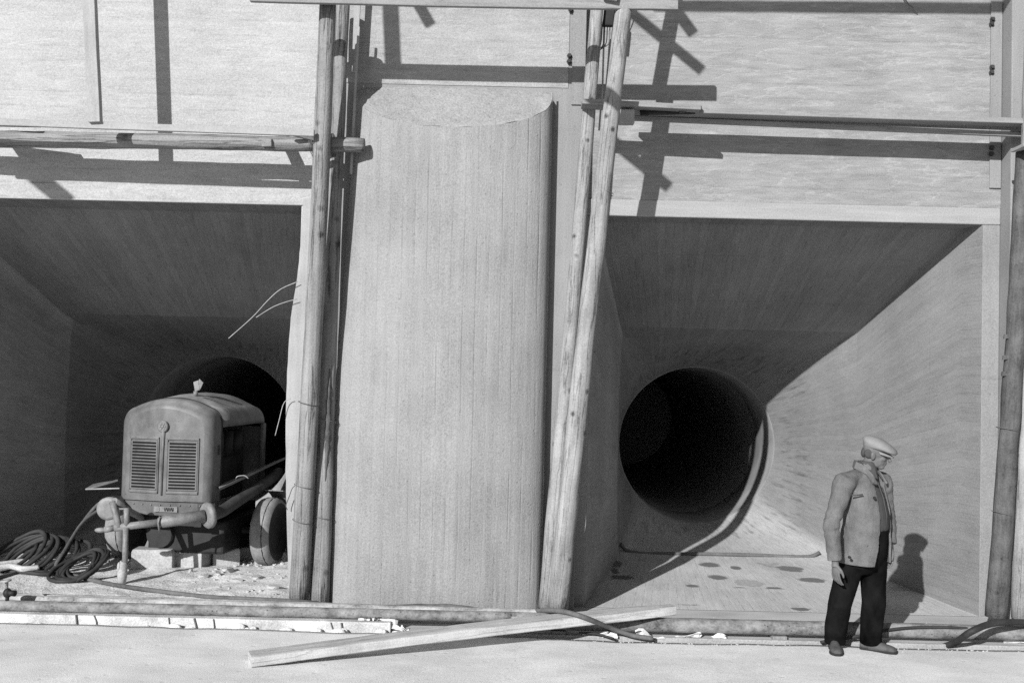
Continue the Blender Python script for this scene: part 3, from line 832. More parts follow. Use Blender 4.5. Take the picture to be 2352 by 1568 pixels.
H5 = ground_line('cable', [(1330, 1452, 0.05), (1370, 1455, 0.04), (1410, 1466, 0.015)], None, 0.010, M['hose'], 'short dark cable end beside the hose tip', 'cable', 8)
# coils of hose at far left
def coil(name, label, cx, cy, Y, rx, ry, turns, r, mat, lean, seed):
    c = at(cx, cy, Y)
    pts = []
    n = 26 * turns
    for i in range(n + 1):
        a = 2 * math.pi * i / 26
        k = i / n
        rr = 1 + 0.55 * noise.noise(Vector((a * 0.23, seed, 0)))
        x = rx * rr * math.cos(a) + lean[0] * (k - 0.5); y = ry * rr * math.sin(a) + lean[1] * (k - 0.5)
        z = max(0.0, 0.07 + 0.17 * lean[2] * math.sin(a + 0.5) + 0.06 * k + 0.03 * noise.noise(Vector((a * 0.5, seed, 7))))
        pts.append((c.x + x, c.y + y, dirt_z(c.x + x, min(2.9, c.y + y)) + r + z))
    o = obj(name, MB().tube(pts, [r * (1 + 0.18 * noise.noise(Vector((i * 0.21, seed, 4)))) for i in range(len(pts))], 9), mat)
    return tag(o, label, 'hose')
coil('hose_coil', 'leaning coil of dark rubber hose by the left wall of the left mouth', 82, 1262, 0.75, 0.27, 0.26, 9, 0.021, M['hose'], (-0.55, 0.10, 1.1), 1)
coil('hose_coil', 'tangled pile of dark hose left of the compressor jack leg', 188, 1275, 0.45, 0.19, 0.22, 8, 0.019, M['hose'], (0.10, 0.2, 0.75), 5)
for i, (pa, pb) in enumerate((((-30, 1283), (165, 1262)), ((-30, 1296), (150, 1278)), ((-30, 1272), (150, 1250)), ((-20, 1304), (90, 1296)))):
    A = atz(pa[0], pa[1], 0.16); B = atz(pb[0], pb[1], 0.18)
    A.z = dirt_z(max(A.x, -5.6), A.y) + 0.05; B.z = dirt_z(B.x, B.y) + 0.06
    pts = smoothpts([A, A.lerp(B, 0.35) + Vector((0, 0.05, 0.02)), A.lerp(B, 0.7) + Vector((0, -0.03, 0.0)), B], 6)
    o = obj('caked_hose', MB().tube(pts, 0.030, 9, wob=0.25, seed=i), M['hose_white'])
    tag(o, ['cement-caked hose length, second from the front beside the coils', 'cement-caked hose length, third from the front beside the coils', 'cement-caked hose length at the back, against the leaning coil', 'shortest cement-caked hose length, frontmost beside the coils'][i], 'hose', 'cement-caked hoses at the left')

# flat dark strip across the floor of the right mouth
pts = []
for x, y, z in ((1425, 1248, 0.22), (1438, 1262, 0.14), (1470, 1270, 0.10), (1540, 1271, 0.09), (1650, 1272, 0.09), (1760, 1275, 0.09), (1830, 1278, 0.10), (1865, 1276, 0.12), (1882, 1268, 0.16)):
    p = atz(x, y, z)
    for _ in range(6):
        fz = floor_z(p.x, p.y) if p.y < 2.1 else 0.07 + 0.169 * (p.y - 2.1) / 2.05
        p = atz(x, y, fz + 0.022 + max(0, z - 0.10) * 0.9)
    pts.append(p)
pts = smoothpts(pts, 5)
o = obj('rubber_strip', MB().tube(pts, [0.022 + 0.006 * noise.noise(Vector((i * 0.4, 0, 0))) for i in range(len(pts))], 8), M['bar'])
tag(o, 'dark strip with upturned ends lying across the floor of the right mouth', 'strip')

# ------------------------------------------------------------------ rubble
def stone_mesh(seed, n=7):
    rnd = random.Random(seed)
    bm = bmesh.new()
    bmesh.ops.create_icosphere(bm, subdivisions=1, radius=1)
    for v in bm.verts:
        v.co *= 0.75 + 0.5 * rnd.random()
        v.co.x = max(-0.8, min(0.8, v.co.x)); v.co.z = max(-0.7, min(0.6, v.co.z)); v.co.y = max(-0.8, min(0.8, v.co.y))
    me = bpy.data.meshes.new('stone')
    bm.to_mesh(me); bm.free()
    me.materials.append(M['stone'])
    return me
SM = [stone_mesh(i) for i in range(6)]
def stone(x, y, w, h, i, label, group):
    p = atz(x, y, 0.1)
    for _ in range(4): p = atz(x, y, dirt_z(max(-5.6, min(-1.3, p.x)), max(-0.9, min(2.8, p.y))) + h / F * 10 * 0.3)
    s = w / F * (p.y + D) / 1.6
    hz = h / F * (p.y + D) / 1.3
    o = link('stone', SM[i % 6], None)
    o.matrix_basis = Matrix.Translation(p) @ Matrix.Rotation(i * 1.3, 4, 'Z') @ Matrix.Diagonal((s, s * 0.7, hz, 1))
    return tag(o, label, 'stone', group)
big = [(590, 1288, 30, 14, 'large pale stone under the right compressor tyre'), (522, 1308, 34, 13, 'large flat pale stone at the foot of the debris slope'),
       (651, 1278, 26, 26, 'upright pale concrete shard beside the right compressor tyre'), (468, 1322, 26, 8, 'flat stone on the left of the dirt slope'),
       (502, 1318, 20, 8, 'small pale stone below the large flat stone'), (545, 1332, 24, 8, 'flat stone in the middle of the dirt slope'),
       (590, 1326, 30, 10, 'pale stone high on the dirt slope near the slab board'), (627, 1347, 30, 8, 'lowest flat stone near the foot of the tied pole'),
       (438, 1310, 10, 10, 'tiny bright pebble beside the broken block')]
for i, (x, y, w, h, lb) in enumerate(big): stone(x, y, w, h, i, lb, 'stones on the dirt')
rnd = random.Random(3)
for i in range(70):
    if i < 40: x = rnd.uniform(440, 660); y = rnd.uniform(1288, 1365)
    elif i < 58: x = rnd.uniform(540, 660); y = rnd.uniform(1280, 1300)
    else: x = rnd.uniform(195, 290); y = rnd.uniform(1282, 1298)
    stone(x, y, rnd.uniform(4, 10), rnd.uniform(3, 7), i, 'small pebble scattered on the dirt of the left mouth', 'pebbles on the dirt')
def cblock(p, sx, sy, sz, rz, label, cham=0.0):
    mb = MB()
    pr = [(-sx, -sy), (sx, -sy), (sx, sy), (-sx, sy)]
    mb.rings([[(x, y, -sz) for x, y in pr], [(x, y, sz - cham) for x, y in pr], [(x * (1 - cham * 2), y * (1 - cham * 3), sz) for x, y in pr]], smooth=False)
    o = obj('concrete_block', mb, M['block'], None, Matrix.Translation(p) @ Matrix.Rotation(rz, 4, 'Z'), bevel=0.008)
    return tag(o, label, 'block', 'concrete blocks under the compressor')
def gp(x, y, dz=0.0):
    p = atz(x, y, 0.1)
    for _ in range(4): p = atz(x, y, dirt_z(max(-5.6, min(-1.3, p.x)), max(-0.9, min(2.8, p.y))))
    p.z += dz
    return p
cblock(gp(347, 1304, 0.09) + Vector((0, 0.10, 0)), 0.21, 0.11, 0.10, 0.05, 'pale concrete block in the sun behind the jack leg', 0.03)
cblock(gp(430, 1302, 0.09) + Vector((0, 0.16, 0)), 0.17, 0.14, 0.10, -0.15, 'broken-topped concrete block in shade beside the sunlit block', 0.05)
cblock(gp(505, 1302, 0.08) + Vector((0, 0.25, 0)), 0.14, 0.12, 0.09, 0.25, 'shaded concrete block in the middle under the compressor', 0.03)
cblock(gp(565, 1296, 0.08) + Vector((0, 0.3, 0)), 0.16, 0.10, 0.07, 0.35, 'shaded concrete block next to the right compressor tyre', 0.02)
timber('loose_stick', gp(300, 1268, 0.22) + Vector((0, 0.3, 0)), gp(395, 1268, 0.22) + Vector((0, 0.3, 0)), 0.04, 0.03, M['plank_white'], 'pale stick lying across the concrete blocks', 'stick', seed=20)
timber('loose_board', gp(300, 1282, 0.10) + Vector((0.0, 0.7, 0.05)), gp(560, 1276, 0.05) + Vector((0, 0.7, 0.05)), 0.12, 0.03, M['plank'], 'loose board in the dark under the compressor', 'board', seed=21)

# ------------------------------------------------------------------ scraps of sack paper
def scrap(name, x, y, w, h, seed, label, z=0.0, mat=None, Y=None, n=7, fold=0.35):
    p = atz(x, y, z) if Y is None else at(x, y, Y)
    s = (p.y + D) / F
    W = w * s; H = h * s
    mb = MB(); v = []; f = []
    for j in range(n + 1):
        for i in range(n + 1):
            u = i / n - 0.5; t = j / n
            q = noise.noise_vector(Vector((u * 2.6 + seed, t * 2.6, seed * 0.7)))
            edge = 1 + 0.35 * noise.noise(Vector((i * 0.8, seed, j * 0.8)))
            v.append((p.x + u * W * edge + q.x * W * 0.16, p.y + t * H * 0.6 + q.y * H * fold, p.z + 0.004 + abs(math.sin(t * 2.4 + seed)) * H * 0.9 * (0.6 + 0.4 * math.cos(u * 4 + seed)) + q.z * H * 0.12))
    for j in range(n):
        for i in range(n):
            a = j * (n + 1) + i
            f.append((a, a + 1, a + n + 2, a + n + 1))
    mb.add(v, f)
    o = obj(name, mb, mat or M['paper'])
    so = o.modifiers.new('solid', 'SOLIDIFY'); so.thickness = 0.003
    return o
def cement_sack():
    p = atz(862, 1451, 0.0)
    root = thing('cement_sack', 'crumpled printed paper sack lying in front of the pipes', 'sack', p)
    mb = MB()
    rows = []
    for j in range(13):
        t = j / 12
        x = p.x - 0.15 + 0.30 * t
        rr = 0.075 * (0.75 + 0.25 * math.sin(t * 3.0 + 0.4))
        ring = []
        for i in range(16):
            a = 2 * math.pi * i / 16
            k = 1 + 0.22 * noise.noise(Vector((math.cos(a) * 1.4, math.sin(a) * 1.4, j * 0.5)))
            ring.append((x + 0.02 * noise.noise(Vector((a, j * 0.7, 3))), p.y + 0.10 + 0.9 * rr * math.cos(a) * k, max(0.004, 0.06 + rr * math.sin(a) * k + 0.012 * noise.noise(Vector((j * 0.9, a, 1))))))
        rows.append(ring)
    mb.rings(rows, cap=False, smooth=False)
    so = obj('sack_paper', mb, M['paper'], root)
    s2 = so.modifiers.new('solid', 'SOLIDIFY'); s2.thickness = 0.004
    fl = obj('torn_flap', MB().add([(p.x + 0.10, p.y + 0.03, 0.01), (p.x + 0.17, p.y + 0.05, 0.012), (p.x + 0.18, p.y + 0.08, 0.09), (p.x + 0.145, p.y + 0.06, 0.135), (p.x + 0.09, p.y + 0.05, 0.10)], [(0, 1, 2, 3, 4)]), M['paper'], root)
    s3 = fl.modifiers.new('solid', 'SOLIDIFY'); s3.thickness = 0.004
    cu = bpy.data.curves.new('lettering', 'FONT')
    cu.body = '\u0415\u041c\u0415'
    cu.size = 0.075; cu.extrude = 0.001; cu.align_x = 'CENTER'; cu.space_character = 0.95
    t0_ = bpy.data.objects.new('lettering_source', cu); C.objects.link(t0_)
    bpy.context.view_layer.update()
    me = bpy.data.meshes.new_from_object(t0_.evaluated_get(bpy.context.evaluated_depsgraph_get()))
    bpy.data.objects.remove(t0_)
    me.materials.clear(); me.materials.append(M['ink'])
    tx = bpy.data.objects.new('printed_letters', me); C.objects.link(tx)
    tx.parent = root; tx.matrix_parent_inverse = Matrix.Translation(-root.location)
    tx.location = (p.x - 0.025, p.y + 0.020, 0.062)
    tx.rotation_euler = (R(72), R(-4), 0)
cement_sack()
for i, (x, y, w, h, lb) in enumerate(((905, 1452, 34, 22, 'crumpled paper scrap right of the printed sack'), (930, 1452, 18, 16, 'small folded paper scrap touching the beam'),
        (1365, 1462, 50, 14, 'wide torn paper scrap under the hose end'), (1402, 1466, 36, 14, 'torn paper scrap beside the wide one at the hose end'), (1478, 1466, 34, 26, 'pointed paper scrap at the tip of the dusty hose'),
        (1505, 1467, 40, 9, 'flat paper scrap just right of the hose tip'), (1582, 1466, 56, 16, 'triangular paper scrap alone in front of the thick pipe'), (1652, 1468, 30, 14, 'small triangular paper scrap nearest the man'),
        (2335, 1478, 60, 14, 'white paper scrap by the right picture edge'))):
    o = scrap('paper_scrap', x, y, w, h, i * 1.7 + 0.4, lb)
    tag(o, lb, 'paper', 'scraps of sack paper on the road edge')
# loose debris along the road edge and wall foot
mb = MB()
rnd = random.Random(11)
for i in range(800):
    x = rnd.uniform(-5, 5.2)
    if rnd.random() < 0.6: y = -1.25 - abs(rnd.gauss(0, 0.05)); z = 0.0
    elif rnd.random() < 0.5: y = rnd.uniform(-0.9, -0.25); z = 0.0 if x > -1.3 else dirt_z(x, y)
    else: y = rnd.uniform(-7, -1.3); z = 0.0
    s = rnd.uniform(0.003, 0.010)
    if y < -1.3: s *= rnd.choice((0.5, 0.7, 1.0))
    a = rnd.uniform(0, 6)
    vv = [Vector((math.cos(a + k * 1.57) * s * rnd.uniform(0.7, 1.5), math.sin(a + k * 1.57) * s * rnd.uniform(0.7, 1.3), 0)) for k in range(4)]
    b = Vector((x, y, z - 0.002)); tpt = Vector((0, 0, s * 1.1))
    mb.add([b + q for q in vv] + [b + q * 0.55 + tpt for q in vv], [(0, 1, 5, 4), (1, 2, 6, 5), (2, 3, 7, 6), (3, 0, 4, 7), (4, 5, 6, 7)])
cl = MB()
rnd = random.Random(21)
for i in range(70):
    x = rnd.uniform(-5.0, -0.9); y = rnd.uniform(-1.225, -1.185); r = rnd.uniform(0.012, 0.045)
    zc = -0.01 + rnd.uniform(-0.02, 0.02)
    cl.ell((x, y, zc), (r * rnd.uniform(1, 2.2), r * 0.2, 0), (0, r * 0.6, 0), (r * 0.2, 0, r * rnd.uniform(0.7, 1.3)), 7, 5)
tag(obj('dirt_clods', cl, M['dirt']), 'lumps of dry dirt fallen in front of the white kerb', 'dirt', kind='stuff')
tag(obj('gravel', mb, M['block']), 'fine grit and crumbs along the road edge and wall foot', 'gravel', kind='stuff')

# ------------------------------------------------------------------ loose wires
for i, (pix, Y, lb) in enumerate((([(525, 777), (580, 728), (615, 690), (645, 664), (683, 647)], -0.50, 'long bright wire bristling left from the slab board'), ([(588, 729), (625, 706), (655, 694), (681, 687)], -0.50, 'shorter bright wire below the long bristling one'),
        ([(632, 1000), (641, 965), (650, 930), (659, 918), (668, 915)], -0.50, 'bright wire hanging down from the slab board'))):
    tag(obj('binding_wire', MB().tube(smoothpts([at(x, y, Y - 0.06 * (683 - x) / 150) for x, y in pix], 6), 0.0036, 6), M['wire_bright']), lb, 'wire')
tag(obj('binding_wire', MB().tube(smoothpts([at(2074, -10, -0.05), at(2085, 8, -0.06), at(2098, 20, -0.05), at(2107, 30, -0.02)], 6), 0.006, 6), M['wire']), 'short dark wire at the top of the right wall panel', 'wire')
tag(obj('binding_wire', MB().tube(smoothpts([at(660, 1170, -0.5), at(657, 1160, -0.52), at(664, 1140, -0.52), at(672, 1120, -0.55), at(682, 1112, -0.58)], 5), 0.004, 6), M['wire']), 'small twist of wire low on the slab board', 'wire')

# ------------------------------------------------------------------ mobile air compressor in the left mouth
YAW = R(8)
CU = Vector((math.cos(YAW), -math.sin(YAW), 0)); CV = Vector((math.sin(YAW), math.cos(YAW), 0)); CW = Vector((0, 0, 1))
CO = Vector((-3.50, 0.80, 0.0))
def c(u, v, w): return CO + CU * u + CV * v + CW * w
def compressor():
    root = thing('air_compressor', 'dusty mobile air compressor with slotted front grilles parked in the left mouth', 'compressor', c(0, 0.7, 0.08))
    W0, HW = 0.80, 0.50
    def outline(sh=0.0, bulge=0.0, w0=W0, top=0.0):
        pts = [(-HW, w0), (-HW, 1.1), (-HW, 1.55)]
        for i in range(1, 8):
            a = math.pi - math.pi / 2 * i / 8
            pts.append((-HW + 0.15 + 0.15 * math.cos(a), 1.57 + 0.175 * math.sin(a)))
        for i in range(13):
            u = -0.335 + 0.67 * i / 12
            pts.append((u, 1.752 + (0.085 + top) * (1 - (u / 0.36) ** 2)))
        left = pts[:10]
        pts += [(-u, w) for u, w in reversed(left)]
        k = 1 - sh / HW
        cc = 1.25
        return [(u * k, cc + (w - cc) * (1 - sh / 0.5) if w > w0 + 0.001 else w) for u, w in pts]
    NP = len(outline())
    # front cowl: V-shaped nose, rounded edge
    vee = 0.055
    def ring(sh, v, kv, top=0.0): return [c(u, v - kv * vee * (1 - abs(u) / HW), w) for u, w in outline(sh, top=top)]
    R0 = [ring(0.085, -0.02, 1), ring(0.050, -0.012, 1), ring(0.022, 0.012, 0.8), ring(0.006, 0.045, 0.5), ring(0.0, 0.085, 0.2), ring(0.0, 0.20, 0.0)]
    mb = MB(); mb.rings([list(reversed(r)) for r in R0], cap=False, close=False)
    r = R0[0]
    m = NP // 2
    bot = c(0, -0.02 - vee, W0)
    mb.add(r[:m + 1] + [bot], [tuple(range(m + 2))])
    mb.add(r[m:] + [bot], [tuple(range(NP - m + 1))])
    cowl = obj('front_cowl', mb, M['hood'], root)
    # rolled seam behind the cowl
    obj('seam', MB().tube([c(u * 1.004, 0.205, w + 0.002) for u, w in outline(0)], 0.008, 6), M['black'], cowl)
    # roof: only the upper arch, long, slightly higher in the middle
    lo = 4
    rr = []
    for v, tp, sh in ((0.21, 0.0, 0), (0.5, 0.03, 0), (0.9, 0.04, 0), (1.25, 0.02, 0.0), (1.40, 0.0, 0.02), (1.47, 0.0, 0.06)):
        ol = outline(sh, top=tp)[2:-2]
        rr.append([c(u, v, w) for u, w in reversed(ol)])
    mb = MB(); mb.rings(rr, cap=False, close=False)
    roof = obj('roof_panel', mb, M['hood'], root)
    s = roof.modifiers.new('solid', 'SOLIDIFY'); s.thickness = 0.01; s.offset = -1
    # exhaust flap
    f0 = c(0.10, 0.42, 1.86)
    fl = MB()
    fl.tube([f0, f0 + CW * 0.05], 0.024, 10)
    fl.obox(f0 + CW * 0.105 + CU * 0.012, CU * 0.026 + CW * 0.01, CV * 0.012, CW * 0.05 - CU * 0.01)
    fl.obox(f0 + CW * 0.125 + CU * 0.045, CU * 0.022 - CW * 0.02, CV * 0.008, CW * 0.036 + CU * 0.016)
    obj('exhaust_flap', fl, M['tube'], roof)
    obj('flap_shadow', MB().obox(c(0.24, 0.42, 1.842), CU * 0.10, CV * 0.008, CW * 0.003), M['black'], roof)  # black bar laid as the cast shadow of the exhaust flap
    # left side, rear and pillars
    obj('side_panel', MB().obox(c(-HW + 0.012, 0.82, 1.16), CU * 0.008, CV * 0.60, CW * 0.35), M['hood'], root)
    obj('rear_panel', MB().obox(c(0, 1.43, 1.14), CU * 0.48, CV * 0.01, CW * 0.36), M['hood'], root)
    obj('corner_pillar', MB().obox(c(HW - 0.02, 1.40, 1.18), CU * 0.02, CV * 0.04, CW * 0.36), M['hood'], root, bevel=0.008)
    # engine in the dark
    en = MB().obox(c(0.0, 0.8, 1.02), CU * 0.30, CV * 0.5, CW * 0.28)
    eng = obj('engine_block', en, M['black'], root, bevel=0.03)
    obj('air_filter', MB().ell(c(0.34, 0.32, 1.27), CU * 0.10, CV * 0.10, CW * 0.10), M['tube'], eng)
    for k in range(3):
        obj('cylinder_head', MB().tube([c(0.30, 0.55 + 0.25 * k, 1.2), c(0.30, 0.55 + 0.25 * k, 1.48)], 0.07, 12), M['black'], eng)
    # lower apron
    mb = MB()
    ra = []
    for u in [-HW + 2 * HW * i / 16 for i in range(17)]:
        e = max(0, abs(u) - 0.36) / 0.14
        v = -0.045 - vee * (1 - abs(u) / HW) + 0.12 * e * e
        ra.append([c(u * 1.01, v, 0.79), c(u * 1.01, v + 0.012, 0.66), c(u * 1.01, v + 0.05, 0.65), c(u * 1.01, v + 0.05, 0.79)])
    mb.rings(ra, smooth=False)
    ap = obj('lower_apron', mb, M['hood'], root)
    # name plate with two raised marks
    n0 = c(0.06, -0.045 - vee * 0.9 - 0.004, 0.725)
    npl = obj('name_plate', MB().obox(n0, CU * 0.12 + CV * 0.012, CV * 0.003, CW * 0.028), M['tube'], ap)
    mk = MB()
    for q in (0.01, 0.06):
        for dx, lean in ((-0.018, 0.0), (-0.006, 0.010), (0.006, -0.010), (0.018, 0.0)):
            mk.obox(n0 + CU * (q + dx) + CV * (-0.004 + 0.012 * q / 0.12), CU * 0.0035, CV * 0.002, CW * 0.019 + CU * lean * 0.4)
    mk.obox(n0 + CU * 0.035 - CV * 0.004, CU * 0.05, CV * 0.0015, CW * 0.003)
    obj('plate_mark', mk, M['ink'], npl)
    obj('plate_disc', MB().tube([n0 - CU * 0.085 - CV * 0.006, n0 - CU * 0.085 - CV * 0.014], 0.028, 16), M['tube'], npl)
    # badge and centre rib
    def fv(u): return -0.02 - vee * (1 - abs(u) / (HW))
    b0 = c(-0.005, fv(0) - 0.004, 1.555)
    bd = MB().tube([b0, b0 - CV * 0.012, b0 - CV * 0.018], [0.062, 0.060, 0.048], 24)
    bg_ = obj('round_badge', bd, M['hood'], cowl)
    bm_ = MB()
    for a in range(6):
        t = a * math.pi / 3
        bm_.ell(b0 - CV * 0.019 + CU * 0.028 * math.cos(t) + CW * 0.028 * math.sin(t), CU * 0.010, CV * 0.004, CW * 0.013, 8, 6)
    bm_.ell(b0 - CV * 0.019, CU * 0.014, CV * 0.005, CW * 0.018, 8, 6)
    obj('badge_emblem', bm_, M['tube'], bg_)
    obj('nose_rib', MB().tube([c(0, fv(0) - 0.002, 1.51), c(0, fv(0) - 0.004, 1.30), c(0, fv(0) - 0.002, 0.86)], [0.020, 0.012, 0.010], 8), M['hood'], cowl)
    # two grilles: near-black backing sheet, raised frame, separate slats
    sl_me = None
    for sd in (-1, 1):
        ua, ub = (0.062, 0.352)
        za, zb = (0.92, 1.40)
        cu_ = sd * (ua + ub) / 2
        ax = (CU + CV * (sd * vee / HW)).normalized() * ((ub - ua) / 2)
        ctr = c(cu_, fv(cu_), (za + zb) / 2)
        out = -CV
        g = obj('grille', MB().obox(ctr + out * 0.003, ax, CV * 0.003, CW * ((zb - za) / 2)), M['slot'], cowl)
        fr = MB()
        for e in (-1, 1):
            fr.obox(ctr + ax * e * 1.10 + out * 0.005, ax * 0.05, CV * 0.009, CW * ((zb - za) / 2 + 0.045))
            fr.obox(ctr + CW * e * ((zb - za) / 2 + 0.032) + out * 0.005, ax * 1.15, CV * 0.009, CW * 0.013)
        obj('grille_frame', fr, M['hood'], cowl, bevel=0.006)
        N = 15
        for k in range(N + 1):
            z = za + (zb - za) * (k) / N
            mb = MB().obox(ctr + CW * (z - (za + zb) / 2) + out * 0.010, ax, CV * 0.005, CW * 0.0058)
            obj('slat', mb, M['hood'], g)
        for e in (-1, 1):
            obj('slat_rail', MB().obox(ctr + ax * e * 0.99 + out * 0.009, ax * 0.05, CV * 0.005, CW * ((zb - za) / 2)), M['hood'], g)
    # rivets and bolts
    for k in range(9):
        u = -0.40 + 0.10 * k
        obj('rivet', MB().ell(c(u, -0.05 - vee * (1 - abs(u) / HW) + 0.12 * (max(0, abs(u) - 0.36) / 0.14) ** 2, 0.765), CU * 0.008, CV * 0.006, CW * 0.008, 8, 6), M['tube'], ap)
    for k in range(6):
        obj('rivet', MB().ell(c(HW + 0.002, 0.17, 0.9 + 0.11 * k), CU * 0.005, CV * 0.008, CW * 0.008, 8, 6), M['tube'], cowl)
    obj('hood_catch', MB().obox(c(HW + 0.008, 0.14, 1.32), CU * 0.008, CV * 0.012, CW * 0.05), M['dark_toned'], cowl, bevel=0.003)
    # folded side doors
    P_, Q_ = at(505, 1126, 0.72), at(664, 1050, 2.0)
    mb = MB().add([P_, Q_, c(0.49, 1.35, 1.02), c(0.49, 0.20, 0.93)], [(0, 1, 2, 3)])
    d_ = obj('side_door', mb, M['hood'], root)
    s = d_.modifiers.new('solid', 'SOLIDIFY'); s.thickness = 0.022; s.offset = 1
    hp = P_.lerp(Q_, 0.28)
    obj('door_handle', MB().tube(smoothpts([hp + Vector((-0.06, 0, 0.0)), hp + Vector((-0.04, 0.0, 0.04)), hp + Vector((0.03, 0.02, 0.05)), hp + Vector((0.07, 0.03, 0.02))], 4), 0.005, 6), M['wire_bright'], d_)
    mb = MB().add([at(197, 1121, 1.1), at(270, 1100, 0.92), c(-0.49, 0.9, 0.98), at(215, 1110, 2.0)], [(0, 1, 2, 3)])
    d2 = obj('side_door', mb, M['hood'], root)
    s = d2.modifiers.new('solid', 'SOLIDIFY'); s.thickness = 0.02
    obj('door_stay', MB().tube([at(197, 1123, 1.08), at(275, 1121, 0.92)], 0.008, 6), M['wire_bright'], d2)
    # chassis
    ch = MB()
    for sd in (-1, 1):
        ch.obox(c(sd * 0.36, 0.72, 0.60), CU * 0.04, CV * 0.72, CW * 0.055)
    ch.obox(c(0, 0.05, 0.60), CU * 0.36, CV * 0.04, CW * 0.05)
    ch.obox(c(0, 0.70, 0.58), CU * 0.40, CV * 0.55, CW * 0.02)
    obj('chassis', ch, M['black'], root)
    tank = MB().tube([c(-0.15, 0.2, 0.42), c(-0.15, 1.3, 0.42)], 0.14, 16)
    obj('air_tank', tank, M['black'], root)
    obj('belly_blocker', MB().obox(c(0.12, 0.80, 0.40), CU * 0.42, CV * 0.55, CW * 0.17), M['black'], root, bevel=0.03)  # dark box added to stop sun passing under the chassis
    # wheels
    def wheel(ctr, Rw, wd):
        prof = [(-wd * 0.30, Rw * 0.55), (-wd * 0.48, Rw * 0.70), (-wd * 0.50, Rw * 0.85), (-wd * 0.42, Rw * 0.95), (-wd * 0.25, Rw * 0.99), (0, Rw), (wd * 0.25, Rw * 0.99), (wd * 0.42, Rw * 0.95), (wd * 0.50, Rw * 0.85), (wd * 0.48, Rw * 0.70), (wd * 0.30, Rw * 0.55)]
        rings_ = []
        n = 48
        for off, rad in prof:
            rg = []
            for i in range(n):
                a = 2 * math.pi * i / n
                k = 1.0
                if rad > Rw * 0.97: k = 1 + (0.012 if i % 2 else -0.006) * (1 if abs(off) > wd * 0.1 else 0.3)
                rg.append(ctr + CU * off + (CV * math.cos(a) + CW * math.sin(a)) * rad * k)
            rings_.append(rg)
        w = obj('wheel', MB().tube([ctr - CU * wd * 0.2, ctr + CU * wd * 0.2], Rw * 0.18, 14), M['rim'], root)
        ty = obj('tyre', MB().rings(rings_[2:9], cap=False), M['tyre'], w)
        obj('sidewall', MB().rings(rings_[:3], cap=False), M['rim'], w)  # sidewalls toned darker than the tread to look shaded
        obj('sidewall', MB().rings(rings_[8:], cap=False), M['rim'], w)
        obj('tread_groove', MB().tube([ctr + CU * wd * 0.20 + (CV * math.cos(2 * math.pi * i / 40) + CW * math.sin(2 * math.pi * i / 40)) * Rw * 0.992 for i in range(41)], 0.006, 5), M['black'], w)
        obj('rim', MB().rings([[ctr + CU * off + (CV * math.cos(2 * math.pi * i / 32) + CW * math.sin(2 * math.pi * i / 32)) * rad for i in range(32)] for off, rad in ((wd * 0.32, Rw * 0.60), (wd * 0.30, Rw * 0.52), (wd * 0.05, Rw * 0.48), (wd * 0.03, Rw * 0.2), (wd * 0.12, Rw * 0.12))]), M['rim'], w)
    RW = 0.36
    wr = atz(617, 1294, 0.07); wr.z = dirt_z(wr.x, wr.y) + RW - 0.015
    wheel(wr, RW, 0.21)
    wlp = wr - CU * 1.62; wlp.z = dirt_z(wlp.x, wlp.y) + RW - 0.015
    wheel(wlp, RW, 0.21)
    obj('axle', MB().tube([wr, wlp], 0.035, 10), M['black'], root)
    # mudguard bracket over the right wheel
    obj('mudguard', MB().rings([[wr + CU * o_ + (CV * math.cos(a) + CW * math.sin(a)) * (RW + 0.07 + e) for o_, e in ((-0.09, 0), (0.12, 0), (0.12, 0.008), (-0.09, 0.008))] for a in [R(20 + 8 * i) for i in range(9)]], smooth=False), M['tube'], root)
    # drawbar, sleeve, flange and the pipe behind
    L0, L1, L2 = at(262, 1212, 0.22), at(365, 1199, 0.32), at(472, 1184, 0.44)
    db = obj('drawbar', MB().tube([L0, L1 + (L1 - L0) * 0.1], 0.036, 14), M['tube'], root)
    obj('sleeve', MB().tube([L1 - (L2 - L1) * 0.02, L1 + (L2 - L1) * 0.05, L1 + (L2 - L1) * 0.08, L2], [0.042, 0.050, 0.058, 0.062], 16), M['tube'], db)
    fx = (L2 - L1).normalized()
    ax_ = fx
    fx = (fx + Vector((0.0, 0.75, 0.0))).normalized()
    obj('flange', MB().tube([L2 - fx * 0.01, L2 + fx * 0.012, L2 + fx * 0.02, L2 + fx * 0.05, L2 + fx * 0.06], [0.10, 0.125, 0.13, 0.13, 0.10], 24), M['tube'], db)
    obj('return_pipe', MB().tube(smoothpts([L2 + fx * 0.05, L2 + fx * 0.16 + Vector((0, 0.1, 0.01)), at(545, 1150, 0.95), at(600, 1115, 1.5), at(640, 1085, 2.1)], 5), 0.062, 16), M['dark_toned'], db)
    obj('strap', MB().tube([L1 + fx * 0.03 + Vector((0, -0.06, 0.06)), L1 + fx * 0.02 + Vector((0, -0.075, 0)), L1 + fx * 0.03 + Vector((0, -0.05, -0.09))], 0.010, 6), M['tube'], db)
    hk = MB().ell(at(232, 1217, 0.20), (0.062, 0, 0), (0, 0.03, 0), (0, 0, 0.026)).tube([at(240, 1216, 0.2), L0], 0.03, 10)
    obj('tow_hook', hk, M['tube'], db)
    obj('frame_strut', MB().tube([at(258, 1152, 0.30), at(264, 1172, 0.28), at(274, 1212, 0.22)], [0.034, 0.034, 0.03], 10), M['tube'], db)
    obj('frame_strut', MB().tube([at(291, 1166, 0.26), at(291, 1208, 0.24)], 0.028, 10), M['tube'], db)
    obj('frame_strut', MB().tube([at(268, 1168, 0.3), at(296, 1168, 0.3)], 0.010, 8), M['tube'], db)
    obj('frame_arm', MB().tube([at(262, 1150, 0.3), at(300, 1175, 0.55), c(-0.25, 0.05, 0.6)], 0.035, 10), M['tube'], root)
